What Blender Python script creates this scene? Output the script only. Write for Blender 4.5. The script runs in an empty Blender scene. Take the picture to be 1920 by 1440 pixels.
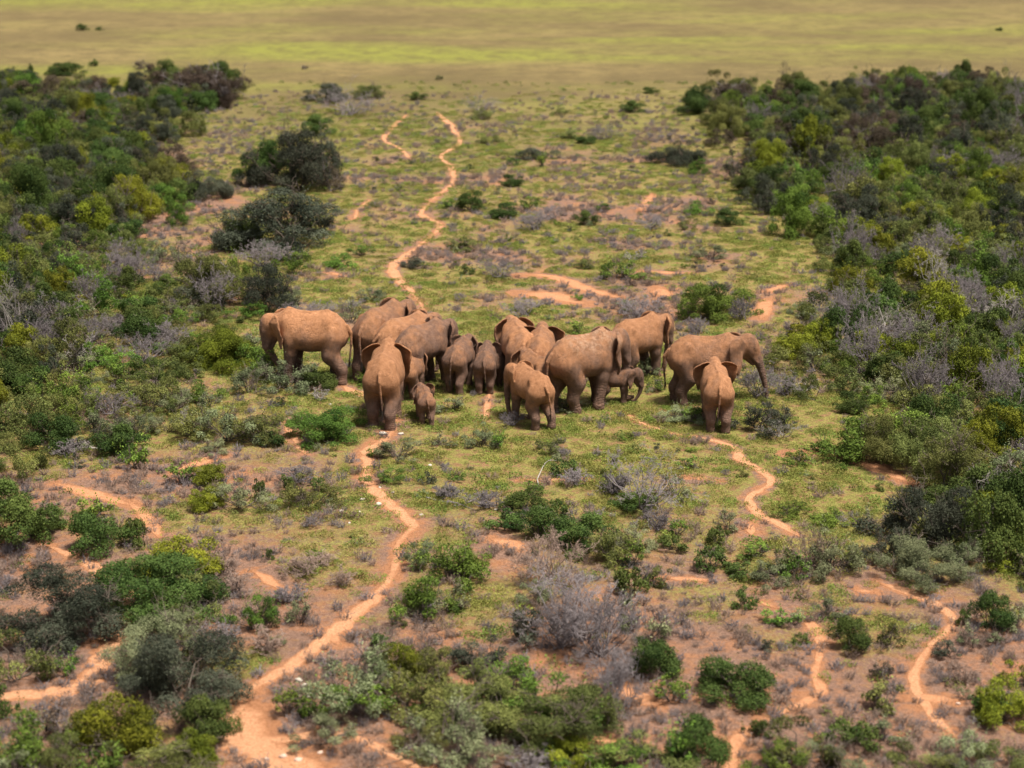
import bpy, math, random, itertools
import numpy as np
from mathutils import Vector, Matrix, Euler

rng = np.random.default_rng(11)
random.seed(11)
sc = bpy.context.scene
COL = sc.collection
R = math.radians

# ------------------------------------------------------------------ camera
CAM_H = 18.0
FPX = 3600.0                      # focal length in pixels of a 1920 px wide frame
PITCH = math.atan(1050.0 / FPX)
cam_d = bpy.data.cameras.new('camera')
cam = bpy.data.objects.new('camera', cam_d)
COL.objects.link(cam)
cam.location = (0, 0, CAM_H)
cam.rotation_euler = (R(90) - PITCH, 0, 0)
cam_d.sensor_width = 36.0
cam_d.lens = 36.0 * FPX / 1920.0
cam_d.clip_start = 0.5
cam_d.clip_end = 20000
cam_d.dof.use_dof = True
cam_d.dof.focus_distance = 58.5
cam_d.dof.aperture_fstop = 0.48
sc.camera = cam

# ------------------------------------------------------------------ sky, sun, exposure
SUN_EL, SUN_AZ = 70.0, 120.0      # azimuth clockwise from +y (straight away from the camera)
world = bpy.data.worlds.new('World')
sc.world = world
world.use_nodes = True
wn = world.node_tree
for n in list(wn.nodes):
    wn.nodes.remove(n)
w_out = wn.nodes.new('ShaderNodeOutputWorld')
w_bg = wn.nodes.new('ShaderNodeBackground')
w_sky = wn.nodes.new('ShaderNodeTexSky')
w_sky.sky_type = 'NISHITA'
w_sky.sun_disc = False
w_sky.sun_elevation = R(SUN_EL)
w_sky.sun_rotation = R(SUN_AZ)
w_sky.dust_density = 4.0
w_sky.air_density = 1.0
w_hs = wn.nodes.new('ShaderNodeHueSaturation')      # thin cloud: a paler, greyer sky
w_hs.inputs['Saturation'].default_value = 0.35
wn.links.new(w_sky.outputs[0], w_hs.inputs['Color'])
wn.links.new(w_hs.outputs[0], w_bg.inputs['Color'])
wn.links.new(w_bg.outputs[0], w_out.inputs['Surface'])
w_bg.inputs['Strength'].default_value = 0.068

sun_d = bpy.data.lights.new('sun', 'SUN')
sun_d.energy = 4.1
sun_d.angle = R(12)
sun_d.color = (1.0, 0.93, 0.82)
sun = bpy.data.objects.new('sun', sun_d)
COL.objects.link(sun)
_v = Vector((math.sin(R(SUN_AZ)) * math.cos(R(SUN_EL)), math.cos(R(SUN_AZ)) * math.cos(R(SUN_EL)), math.sin(R(SUN_EL))))
sun.rotation_euler = _v.to_track_quat('Z', 'Y').to_euler()
sun.location = (0, 60, 80)

sc.view_settings.view_transform = 'Standard'
sc.view_settings.look = 'None'
sc.view_settings.gamma = 1.0
sc.view_settings.use_curve_mapping = False
sc.view_settings.exposure = 1.04
sc.render.engine = 'CYCLES'
sc.cycles.max_bounces = 5
sc.cycles.diffuse_bounces = 3
sc.cycles.glossy_bounces = 2
sc.cycles.transmission_bounces = 3
sc.cycles.transparent_max_bounces = 4
sc.cycles.caustics_reflective = False
sc.cycles.caustics_refractive = False
sc.cycles.use_denoising = True
sc.cycles.denoising_prefilter = 'ACCURATE'

# ------------------------------------------------------------------ helpers
CT, ST = math.cos(PITCH), math.sin(PITCH)

def at(px, py):
    """a point of the ground, read off the photograph"""
    dx, dy = (px - 960.0) / FPX, (py - 720.0) / FPX
    t = CAM_H / (ST + dy * CT)
    return dx * t, (CT - dy * ST) * t

def scale_at(py):
    """pixels (of 1920) per metre for a thing standing at that row"""
    return FPX * (ST + (py - 720.0) / FPX * CT) / CAM_H

def px_of(x, y):
    """inverse of at(), for arrays"""
    d = y * CT + CAM_H * ST
    return 960 + FPX * x / d, 720 + FPX * (CAM_H * CT - y * ST) / d

def gz(x, y):
    x = np.asarray(x, float); y = np.asarray(y, float)
    f = np.clip((150 - y) / 60, 0, 1)
    return f * (0.10 * np.sin(0.19 * x + 1.3) * np.cos(0.13 * y + .4) + 0.03 * np.sin(0.7 * x + 0.45 * y)
                + 0.02 * np.sin(1.3 * x - 0.8 * y + 2.0))

def gz1(x, y):
    return float(gz(x, y))

def tag(o, label=None, cat=None, group=None, kind=None):
    if label: o['label'] = label
    if cat: o['category'] = cat
    if group: o['group'] = group
    if kind: o['kind'] = kind
    return o

def mesh_np(name, V, F, mat=None, smooth=False, attrs=None):
    """V (n,3); F (m,3) or (m,4) array, or list of arrays of both"""
    me = bpy.data.meshes.new(name)
    Fs = F if isinstance(F, list) else [F]
    Fs = [f for f in Fs if len(f)]
    V = np.asarray(V, np.float32)
    loops = np.concatenate([f.ravel() for f in Fs]).astype(np.int32)
    tot = np.concatenate([np.full(len(f), f.shape[1], np.int32) for f in Fs])
    start = np.concatenate([[0], np.cumsum(tot)[:-1]]).astype(np.int32)
    me.vertices.add(len(V)); me.vertices.foreach_set('co', V.ravel())
    me.loops.add(len(loops)); me.loops.foreach_set('vertex_index', loops)
    me.polygons.add(len(tot)); me.polygons.foreach_set('loop_start', start)
    try:
        me.polygons.foreach_set('loop_total', tot)
    except Exception:
        pass
    if smooth:
        me.polygons.foreach_set('use_smooth', np.ones(len(tot), bool))
    for k, (dom, arr) in (attrs or {}).items():
        a = me.attributes.new(k, 'FLOAT', dom)
        a.data.foreach_set('value', np.asarray(arr, np.float32))
    me.update(calc_edges=True)
    if mat: me.materials.append(mat)
    return me

def link(name, me, parent=None):
    o = bpy.data.objects.new(name, me)
    COL.objects.link(o)
    if parent: o.parent = parent
    return o

class NT:
    """small node-tree helper"""
    def __init__(s, name):
        s.m = bpy.data.materials.new(name); s.m.use_nodes = True
        s.t = s.m.node_tree
        for n in list(s.t.nodes): s.t.nodes.remove(n)
        s.out = s.t.nodes.new('ShaderNodeOutputMaterial')
    def n(s, typ, ins=None, **kw):
        nd = s.t.nodes.new('ShaderNode' + typ)
        for k, v in kw.items(): setattr(nd, k, v)
        for k, v in (ins or {}).items():
            if isinstance(v, bpy.types.NodeSocket): s.t.links.new(v, nd.inputs[k])
            else: nd.inputs[k].default_value = v
        return nd
    def mix(s, fac, a, b, blend='MIX'):
        nd = s.t.nodes.new('ShaderNodeMix'); nd.data_type = 'RGBA'; nd.blend_type = blend
        for i, v in ((0, fac), (6, a), (7, b)):
            if isinstance(v, bpy.types.NodeSocket): s.t.links.new(v, nd.inputs[i])
            else: nd.inputs[i].default_value = v if i == 0 else (*v, 1)
        return nd.outputs[2]
    def math(s, op, a, b=0.0, clamp=False):
        nd = s.t.nodes.new('ShaderNodeMath'); nd.operation = op; nd.use_clamp = clamp
        for i, v in ((0, a), (1, b)):
            if isinstance(v, bpy.types.NodeSocket): s.t.links.new(v, nd.inputs[i])
            else: nd.inputs[i].default_value = v
        return nd.outputs[0]
    def ramp(s, fac, a, b, lo=0.0, hi=1.0):
        nd = s.t.nodes.new('ShaderNodeMapRange'); nd.interpolation_type = 'SMOOTHSTEP'
        s.t.links.new(fac, nd.inputs[0])
        for i, v in ((1, a), (2, b), (3, lo), (4, hi)): nd.inputs[i].default_value = v
        return nd.outputs[0]
    def attr(s, name):
        return s.n('Attribute', attribute_name=name).outputs['Fac']
    def noise(s, vec, scale, detail=4, rough=0.6):
        return s.n('TexNoise', {'Vector': vec, 'Scale': scale, 'Detail': detail, 'Roughness': rough}).outputs['Fac']
    def done(s, shader):
        s.t.links.new(shader, s.out.inputs['Surface']); return s.m
# ------------------------------------------------------------------ ground, trails, bare soil
def vnoise(x, y, s, seed=0):
    """smooth value noise, period-free"""
    r = np.random.default_rng(seed)
    T = r.random((256, 256))
    u = np.asarray(x) / s + 1000.3; v = np.asarray(y) / s + 1000.7
    i = np.floor(u).astype(int); j = np.floor(v).astype(int)
    f = u - i; g = v - j
    f = f * f * (3 - 2 * f); g = g * g * (3 - 2 * g)
    a = T[i % 256, j % 256]; b = T[(i + 1) % 256, j % 256]; c = T[i % 256, (j + 1) % 256]; d = T[(i + 1) % 256, (j + 1) % 256]
    return (a * (1 - f) + b * f) * (1 - g) + (c * (1 - f) + d * f) * g

def fbm(x, y, s, seed=0, n=4):
    t = 0; w = 0
    for k in range(n):
        t = t + vnoise(x, y, s / 2 ** k, seed + k) / 2 ** k; w += 1 / 2 ** k
    return t / w

# polylines read off the photograph as ground points, with a width in metres and a label
TRAILS = [
 ('trail', [(735, 745), (737, 790), (722, 822), (690, 850), (690, 880), (686, 905), (712, 938), (752, 968), (776, 990), (750, 1025), (738, 1075), (705, 1122),
            (655, 1163), (595, 1222), (525, 1268), (458, 1308), (462, 1362), (500, 1400), (560, 1435), (600, 1475)], .66),
 ('trail', [(505, 1398), (560, 1385), (625, 1382), (700, 1402), (770, 1436), (850, 1475)], .55),
 ('trail', [(800, 592), (792, 572), (768, 543), (735, 506), (758, 482), (800, 448), (825, 424), (790, 404), (808, 380), (848, 345), (846, 318), (828, 292),
            (862, 268), (850, 240), (818, 210)], .46),
 ('trail', [(665, 412), (672, 392), (690, 376), (705, 374)], .5),
 ('trail', [(772, 300), (748, 278), (720, 262), (738, 236), (765, 214)], .34),
 ('trail', [(1165, 768), (1205, 793), (1262, 814), (1330, 824), (1380, 840), (1387, 862), (1428, 888), (1442, 910), (1405, 938), (1418, 968), (1470, 992),
            (1500, 1012)], .42),
 ('trail', [(1640, 1092), (1715, 1118), (1770, 1146), (1785, 1172), (1745, 1213), (1718, 1252), (1715, 1292), (1742, 1335), (1790, 1380)], .46),
 ('trail', [(1495, 1145), (1528, 1180), (1536, 1212), (1530, 1262), (1538, 1302), (1480, 1332), (1400, 1372), (1372, 1412), (1365, 1475)], .44),
 ('trail', [(240, 935), (262, 958), (290, 992), (300, 1010)], .5),
 ('trail', [(80, 1012), (150, 1044), (205, 1076), (250, 1090), (238, 1130), (228, 1165), (205, 1200), (180, 1240), (150, 1282), (60, 1300), (-60, 1312)], .55),
 ('trail', [(530, 790), (556, 830), (572, 856)], .32),
 ('trail', [(640, 722), (672, 735), (715, 745)], .5),
 ('trail', [(918, 735), (912, 770), (905, 792)], .25),
 ('trail', [(452, 1318), (470, 1352), (490, 1392), (540, 1425), (610, 1468)], 1.5),
]
SOIL = [
 [(972, 514), (1030, 514), (1100, 538), (1178, 556)], [(975, 548), (1040, 552), (1095, 566)], [(1210, 510), (1290, 512)],
 [(1235, 538), (1250, 556)], [(1222, 364), (1200, 402)], [(1440, 562), (1425, 600)], [(1475, 532), (1440, 548)], [(1480, 850), (1560, 848), (1640, 872), (1712, 908)],
 [(470, 1072), (500, 1088), (525, 1108)], [(620, 510), (640, 515)], [(1405, 985), (1412, 1010)], [(1150, 1290), (1230, 1330)], [(330, 880), (420, 850)],
 [(920, 1020), (990, 1040)], [(100, 905), (250, 945)], [(1240, 1090), (1330, 1090)], [(1700, 1310), (1800, 1310)], [(1420, 1130), (1460, 1145)],
 [(980, 900), (1100, 905)], [(1600, 1110), (1640, 1112)], [(1290, 900), (1350, 905)], [(1030, 1375), (1180, 1400)], [(600, 1190), (640, 1215)]]
SOILW = [.9, 1.7, .7, 1.0, .6, .8, .7, .75, .5, .5, .45, .7, .6, .7, .7, .5, .7, .4, .4, .4, .5, .8, .6]

def densify(pts, step=.22):
    P = np.array([at(*p) for p in pts])
    # Catmull-Rom
    Q = np.vstack([2 * P[0] - P[1], P, 2 * P[-1] - P[-2]])
    out = []
    for i in range(1, len(Q) - 2):
        n = max(2, int(np.linalg.norm(Q[i + 1] - Q[i]) / step))
        for t in np.arange(n) / n:
            out.append(.5 * ((2 * Q[i]) + (-Q[i - 1] + Q[i + 1]) * t + (2 * Q[i - 1] - 5 * Q[i] + 4 * Q[i + 1] - Q[i + 2]) * t * t
                             + (-Q[i - 1] + 3 * Q[i] - 3 * Q[i + 1] + Q[i + 2]) * t ** 3))
    out.append(P[-1])
    return np.array(out)

LINES = [(densify(p, .11), w * .76, 'trail') for _, p, w in TRAILS] + [(densify(p, .11), w * .8, 'bare_soil') for p, w in zip(SOIL, SOILW)]

def trail_distance(x, y):
    """signed distance in metres to the nearest trail edge"""
    x = np.asarray(x, float).ravel(); y = np.asarray(y, float).ravel()
    best = np.full(len(x), 9.0)
    for P, w, kind in LINES:
        lo, hi = P.min(0) - 3, P.max(0) + 3
        m = np.where((x > lo[0]) & (x < hi[0]) & (y > lo[1]) & (y < hi[1]))[0]
        for c in range(0, len(m), 20000):
            k = m[c:c + 20000]
            d = np.sqrt(((x[k, None] - P[None, ::4, 0]) ** 2 + (y[k, None] - P[None, ::4, 1]) ** 2).min(1)) - w / 2
            best[k] = np.minimum(best[k], d)
    return best

def greenness(x, y):
    """how much green cover lies on the ground: most round and beyond the herd, little on the red soil nearer by"""
    px, py = px_of(x, y)
    g = np.interp(py, [150, 200, 420, 700, 820, 900, 1000, 1150, 1440], [.56, .55, .58, .68, .64, .48, .36, .31, .28])
    g = g + 1.1 * (fbm(x, y, 3.2, 3) - .5) + .6 * (fbm(x, y, 10.0, 21) - .5)
    for cx, cy, r, a in ((1640, 1190, 2.3, .35), (480, 1250, 1.2, .6), (1530, 960, 1.6, .5), (1430, 870, 1.6, .25), (1650, 1290, 1.2, .3),
                         (800, 870, 1.4, .2), (1180, 810, 2.5, .25), (1000, 600, 3, .15)):
        X, Y = at(cx, cy)
        g = g + a * np.exp(-((x - X) ** 2 + (y - Y) ** 2) / r ** 2)
    return np.clip(g, 0, 1)

def ground_material():
    t = NT('ground_soil')
    pos = t.n('NewGeometry').outputs['Position']
    n1 = t.noise(pos, .55, 6, .65); n2 = t.noise(pos, 3.0, 6, .75); n3 = t.noise(pos, 13.0, 6, .8); n5 = t.noise(pos, 42.0, 3, .8)
    fine = t.ramp(t.math('ADD', t.math('MULTIPLY', n3, .6), t.math('MULTIPLY', n5, .4)), .34, .66)
    soil = t.mix(fine, (.215, .088, .040), (.40, .195, .100))
    litter = t.mix(fine, (.085, .048, .034), (.30, .182, .132))
    green = t.mix(fine, (.078, .076, .018), (.300, .270, .078))
    green = t.mix(t.ramp(n2, .44, .62), green, t.mix(fine, (.105, .056, .030), (.30, .168, .088)))
    col = t.mix(t.ramp(t.math('ADD', t.math('MULTIPLY', n1, .6), t.math('MULTIPLY', n2, .5)), .50, .68), litter, soil)
    gf = t.math('ADD', t.attr('green'), t.math('ADD', t.math('MULTIPLY', t.math('SUBTRACT', n2, .5), 1.5), t.math('MULTIPLY', t.math('SUBTRACT', n3, .5), 1.1)))
    col = t.mix(t.ramp(gf, .36, .60), col, green)
    sf = t.math('ADD', t.attr('bare'), t.math('MULTIPLY', t.math('SUBTRACT', n2, .5), 1.6))
    col = t.mix(t.ramp(sf, .40, .80), col, soil)
    # the open grass plain beyond
    mp = t.n('Mapping', {'Vector': pos, 'Scale': (.050, .062, .05)}).outputs[0]
    p1 = t.noise(mp, 1.0, 8, .66)
    mp2 = t.n('Mapping', {'Vector': pos, 'Scale': (.030, .048, .05), 'Location': (3.1, 1.7, 0)}).outputs[0]
    p2 = t.noise(mp2, 1.0, 7, .62)
    p3 = t.noise(pos, .45, 6, .75)
    plain = t.mix(t.ramp(p1, .36, .66), (.124, .092, .042), (.196, .148, .062))
    plain = t.mix(t.ramp(t.math('ADD', t.math('MULTIPLY', p2, .8), t.attr('lush')), .34, .64), plain, (.185, .188, .038))
    plain = t.mix(t.ramp(p3, .40, .66, 0, .7), plain, (.095, .072, .034))
    p4 = t.noise(pos, 1.7, 5, .8)
    plain = t.mix(t.ramp(p4, .45, .70, 0, .55), plain, (.085, .070, .030))
    col = t.mix(t.ramp(t.math('ADD', t.attr('plain'), t.math('MULTIPLY', t.math('SUBTRACT', t.noise(pos, .2, 6, .7), .5), 1.6)), .25, .75), col, plain)
    bp = t.n('Bump', {'Height': t.math('ADD', n3, t.math('MULTIPLY', n2, 1.5)), 'Strength': .9, 'Distance': .07}).outputs[0]
    b = t.n('BsdfPrincipled', {'Base Color': col, 'Roughness': .95, 'Specular IOR Level': .1, 'Normal': bp})
    return t.done(b.outputs[0])

def trail_material(name, a, b):
    t = NT(name)
    pos = t.n('NewGeometry').outputs['Position']
    n2 = t.noise(pos, 2.6, 6, .7); n3 = t.noise(pos, 16.0, 5, .75); n5 = t.noise(pos, 42.0, 3, .8)
    fine = t.ramp(t.math('ADD', t.math('MULTIPLY', n3, .6), t.math('MULTIPLY', n5, .4)), .34, .66)
    soil = t.mix(fine, (.215, .088, .040), (.40, .195, .100))
    sand = t.mix(fine, a, b)
    f = t.math('ADD', t.attr('core'), t.math('MULTIPLY', t.math('SUBTRACT', n2, .5), 2.0))
    col = t.mix(t.ramp(f, .25, 1.0), soil, sand)
    col = t.mix(t.ramp(n3, .60, .75, 0, .5), col, (.12, .06, .035))
    bp = t.n('Bump', {'Height': t.math('ADD', n3, t.math('MULTIPLY', n2, 2.5)), 'Strength': .8, 'Distance': .06}).outputs[0]
    return t.done(t.n('BsdfPrincipled', {'Base Color': col, 'Roughness': .95, 'Specular IOR Level': .1, 'Normal': bp}).outputs[0])

def graded(lo, hi, a, b, step, grow):
    """coordinates: even step between a and b, growing steps out to lo and hi"""
    c = list(np.arange(a, b, step))
    s = step; v = c[-1]
    while v < hi:
        s *= grow; v += s; c.append(v)
    s = step; v = a; pre = []
    while v > lo:
        s *= grow; v -= s; pre.append(v)
    return np.array(pre[::-1] + c)

GX = graded(-2500, 2500, -34, 34, .26, 1.16)
GY = graded(-300, 5000, 30, 142, .28, 1.10)
XX, YY = np.meshgrid(GX, GY, indexing='ij')
ZZ = gz(XX, YY)
td = trail_distance(XX, YY).reshape(XX.shape)
bare = np.clip(1 - (td + .02) / .30, 0, 1) * (YY < 150) * .8
gr = greenness(XX, YY) * (1 - np.clip(bare * 1.3, 0, 1))
plain = np.clip((YY - 86 - 10 * (fbm(XX, YY, 14, 5) - .5) * 2) / 52, 0, 1)
lush = np.zeros_like(XX)
for cx, cy, rx, ry, a in ((560, 92, 310, 13, .26), (800, 104, 330, 14, .2), (1210, 75, 270, 7, .24), (1500, 90, 300, 8, .14), (1180, 108, 300, 9, .14), (250, 2, 500, 9, .2),
                          (1000, 4, 300, 8, .25), (100, 135, 400, 10, .12), (500, 165, 300, 12, .16), (850, 165, 240, 9, .1), (1300, 8, 600, 8, .1), (1900, 60, 300, 8, .12)):
    PX, PY = px_of(XX, np.maximum(YY, 20))
    lush = np.maximum(lush, a * np.exp(-((PX - cx) / rx) ** 2 - ((PY - cy) / ry) ** 2) * (YY > 20))
nx, ny = XX.shape
ii = np.arange(nx * ny).reshape(nx, ny)
Q = np.stack([ii[:-1, :-1], ii[1:, :-1], ii[1:, 1:], ii[:-1, 1:]], -1).reshape(-1, 4)
g_me = mesh_np('ground', np.stack([XX, YY, ZZ], -1).reshape(-1, 3), Q, ground_material(), True,
               {'green': ('POINT', gr.ravel()), 'bare': ('POINT', bare.ravel()), 'plain': ('POINT', plain.ravel()), 'lush': ('POINT', lush.ravel())})
tag(link('ground', g_me), 'red earth with green cover, running out to an open grassy plain', kind='structure')

M_TRAIL = trail_material('trail_sand', (.33, .152, .075), (.53, .285, .160))
M_SOIL = trail_material('bare_red_soil', (.32, .140, .066), (.50, .255, .138))

def ribbon(P, w, name, mat, seed):
    n = len(P)
    T = np.gradient(P, axis=0); T /= np.linalg.norm(T, axis=1)[:, None] + 1e-9
    Nn = np.stack([-T[:, 1], T[:, 0]], 1)
    s = np.concatenate([[0], np.cumsum(np.linalg.norm(np.diff(P, axis=0), axis=1))])
    endt = np.clip(np.minimum(s, s[-1] - s) / (.9 if name == 'trail' else max(.5, s[-1] * .35)), 0.02, 1) ** .7
    cols = 11
    core = []
    V = []
    endt = endt * (np.clip(2.2 * fbm(s, s * 0 + seed * 3, 3.5, seed + 5, 2) - .05, .5, 1.4) if name == 'trail' else 1)
    wl = w / 2 * (1 + 1.5 * (fbm(s, s * 0 + seed, 1.6, seed, 3) - .5) + .9 * (fbm(s, s * 0 + seed, .35, seed + 50, 2) - .5)) * endt
    wr = w / 2 * (1 + 1.5 * (fbm(s, s * 0 - seed, 1.6, seed + 9, 3) - .5) + .9 * (fbm(s, s * 0 - seed, .35, seed + 70, 2) - .5)) * endt
    for j in range(cols):
        u = j / (cols - 1)
        off = -wl + (wl + wr) * u
        xy = P + Nn * off[:, None]
        prof = 1 - (2 * u - 1) ** 2
        z = gz(xy[:, 0], xy[:, 1]) + .014 + .012 * (vnoise(xy[:, 0], xy[:, 1], .3, 4) - .5)
        core.append(np.clip(prof * 1.15, 0, 1) * np.clip(endt * 1.3, 0, 1))
        edge = 1 if j in (0, cols - 1) else 0
        V.append(np.stack([xy[:, 0], xy[:, 1], z - .035 * edge], 1))
    V = np.stack(V, 1).reshape(-1, 3)
    i = np.arange(n * cols).reshape(n, cols)
    Qd = np.stack([i[:-1, :-1], i[:-1, 1:], i[1:, 1:], i[1:, :-1]], -1).reshape(-1, 4)
    return link(name, mesh_np(name, V, Qd, mat, True, {'core': ('POINT', np.stack(core, 1).ravel())}))

TRAIL_LABELS = ['long sandy trail winding from the herd down over the dry soil', 'side branch of the sandy trail under the low bushes',
    'sandy trail running on beyond the herd towards the plain', 'short bare sandy stretch beside the big dark bush', 'faint broken trail near the edge of the plain',
    'narrow orange trail starting beside the mud-backed elephant', 'curved red trail between low green mats and dark bushes', 'faint red trail past the small dark bushes',
    'short trail above the yellow-green bush', 'sandy trail winding between dense dark bushes', 'narrow bare track beside the low bright green bush',
    'bare trodden sand at the hind feet of the browsing elephant', 'thin bare track behind the young elephants',
    'broad pale sandy opening where the long trail forks']
for k, (P, w, kind) in enumerate(LINES):
    o = ribbon(P, w, kind, M_TRAIL if kind == 'trail' and k not in (7, 8) else M_SOIL, k + 3)
    tag(o, TRAIL_LABELS[k] if k < len(TRAIL_LABELS) else 'patch of bare red soil in the clearing', kind='structure')
# ------------------------------------------------------------------ elephants
def surface_nets(F, o, h):
    nx, ny, nz = F.shape
    S = F < 0
    C = list(itertools.product((0, 1), repeat=3))
    cnt = sum(S[i:nx - 1 + i, j:ny - 1 + j, k:nz - 1 + k].astype(np.int8) for i, j, k in C)
    act = (cnt > 0) & (cnt < 8)
    ids = np.argwhere(act)
    idx = np.full(act.shape, -1, np.int32); idx[act] = np.arange(len(ids))
    val = {c: F[ids[:, 0] + c[0], ids[:, 1] + c[1], ids[:, 2] + c[2]] for c in C}
    acc = np.zeros((len(ids), 3)); n = np.zeros(len(ids))
    for c in C:
        for ax in range(3):
            if c[ax]: continue
            d = list(c); d[ax] = 1; d = tuple(d)
            a, b = val[c], val[d]
            m = (a < 0) != (b < 0)
            t = np.where(m, a / np.where(m, a - b, 1), 0)
            p = np.tile(np.array(c, float), (len(ids), 1)); p[:, ax] = t
            acc[m] += p[m]; n[m] += 1
    V = o + h * (ids + acc / n[:, None])
    Q = []
    for ax in range(3):
        b, c = (ax + 1) % 3, (ax + 2) % 3
        sl0 = [slice(None)] * 3; sl1 = [slice(None)] * 3
        sl0[ax] = slice(0, -1); sl1[ax] = slice(1, None)
        for s_ in (b, c): sl0[s_] = slice(1, -1); sl1[s_] = slice(1, -1)
        A, B = S[tuple(sl0)], S[tuple(sl1)]
        for flip, m in ((False, A & ~B), (True, ~A & B)):
            e = np.argwhere(m)
            if not len(e): continue
            e[:, b] += 1; e[:, c] += 1
            q = []
            for db, dc in ((-1, -1), (0, -1), (0, 0), (-1, 0)):
                k = e.copy(); k[:, b] += db; k[:, c] += dc
                q.append(idx[k[:, 0], k[:, 1], k[:, 2]])
            q = np.stack(q, 1)
            Q.append(q[:, ::-1] if flip else q)
    return V, np.concatenate(Q)

class Field:
    def __init__(s, lo, hi, h):
        s.lo = np.array(lo, float); s.h = h
        s.n = np.ceil((np.array(hi) - s.lo) / h).astype(int) + 1
        s.F = np.full(tuple(s.n), 5.0, np.float32)
        s.ax = [s.lo[i] + h * np.arange(s.n[i]) for i in range(3)]
    def box(s, lo, hi):
        a = np.clip(np.floor((np.array(lo) - s.lo) / s.h).astype(int), 0, s.n)
        b = np.clip(np.ceil((np.array(hi) - s.lo) / s.h).astype(int) + 1, 0, s.n)
        sl = tuple(slice(a[i], b[i]) for i in range(3))
        X = s.ax[0][sl[0]][:, None, None]; Y = s.ax[1][sl[1]][None, :, None]; Z = s.ax[2][sl[2]][None, None, :]
        return sl, X, Y, Z
    def put(s, sl, d, k):
        if d.size == 0: return
        f = s.F[sl]
        if k > 0:
            h = np.clip(0.5 + 0.5 * (f - d) / k, 0, 1)
            s.F[sl] = f * (1 - h) + d * h - k * h * (1 - h)
        else:
            s.F[sl] = np.minimum(f, d)
    def cone(s, a, b, ra, rb, k=0.08):
        a = np.array(a, float); b = np.array(b, float)
        r = max(ra, rb) + k + 0.06
        sl, X, Y, Z = s.box(np.minimum(a, b) - r, np.maximum(a, b) + r)
        ab = b - a; L = max(ab @ ab, 1e-9)
        t = np.clip(((X - a[0]) * ab[0] + (Y - a[1]) * ab[1] + (Z - a[2]) * ab[2]) / L, 0, 1)
        d = np.sqrt((X - a[0] - t * ab[0]) ** 2 + (Y - a[1] - t * ab[1]) ** 2 + (Z - a[2] - t * ab[2]) ** 2) - (ra + (rb - ra) * t)
        s.put(sl, d.astype(np.float32), k)
    def chain(s, P, rad, k=0.08):
        for i in range(len(P) - 1): s.cone(P[i], P[i + 1], rad[i], rad[i + 1], k)
    def ell(s, c, M, rad, k=0.08):
        """ellipsoid: centre c, rows of M the local axes, radii"""
        c = np.array(c, float); m = max(rad) + k + 0.05
        sl, X, Y, Z = s.box(c - m, c + m)
        q = [((X - c[0]) * M[i][0] + (Y - c[1]) * M[i][1] + (Z - c[2]) * M[i][2]) / rad[i] for i in range(3)]
        k0 = np.sqrt(q[0] ** 2 + q[1] ** 2 + q[2] ** 2)
        k1 = np.sqrt((q[0] / rad[0]) ** 2 + (q[1] / rad[1]) ** 2 + (q[2] / rad[2]) ** 2) + 1e-6
        s.put(sl, (k0 * (k0 - 1) / k1).astype(np.float32), k)
    def foot(s, c, r, hgt, k=0.04):
        sl, X, Y, Z = s.box((c[0] - r - .1, c[1] - r - .1, c[2] - .1), (c[0] + r + .1, c[1] + r + .1, c[2] + hgt + .1))
        rr = 0.03
        q = np.sqrt((X - c[0]) ** 2 + (Y - c[1]) ** 2) - (r - rr)
        w = np.abs(Z - c[2] - hgt / 2) - (hgt / 2 - rr)
        d = np.minimum(np.maximum(q, w), 0) + np.sqrt(np.maximum(q, 0) ** 2 + np.maximum(w, 0) ** 2) - rr
        s.put(sl, d.astype(np.float32), k)

# back line, belly line and half width along the trunk of the body
TORSO = np.array([
    (-1.36, 1.66, 1.42, .14), (-1.27, 1.92, 1.22, .33), (-1.10, 2.12, 1.10, .47), (-0.85, 2.27, 1.06, .56),
    (-0.60, 2.35, 1.03, .62), (-0.25, 2.31, .97, .69), (0.10, 2.26, .95, .71), (0.45, 2.28, .98, .67),
    (0.75, 2.38, 1.04, .58), (0.98, 2.37, 1.14, .49), (1.18, 2.24, 1.30, .38), (1.34, 2.12, 1.45, .30)])

EAR = np.array([(-.02, .10), (.08, .24), (.26, .33), (.50, .33), (.68, .24), (.78, .06), (.77, -.18), (.68, -.44),
                (.54, -.70), (.40, -.94), (.31, -.99), (.23, -.80), (.15, -.50), (.05, -.20)])

def poly_sd(U, V, P):
    d = np.full(U.shape, 1e9); ins = np.zeros(U.shape, bool)
    n = len(P)
    for i in range(n):
        a, b = P[i], P[(i + 1) % n]
        e = b - a
        t = np.clip(((U - a[0]) * e[0] + (V - a[1]) * e[1]) / (e @ e), 0, 1)
        d = np.minimum(d, (U - a[0] - t * e[0]) ** 2 + (V - a[1] - t * e[1]) ** 2)
        c = ((a[1] > V) != (b[1] > V)) & (U < (b[0] - a[0]) * (V - a[1]) / (b[1] - a[1] + 1e-12) + a[0])
        ins ^= c
    d = np.sqrt(d)
    return np.where(ins, -d, d)

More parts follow.
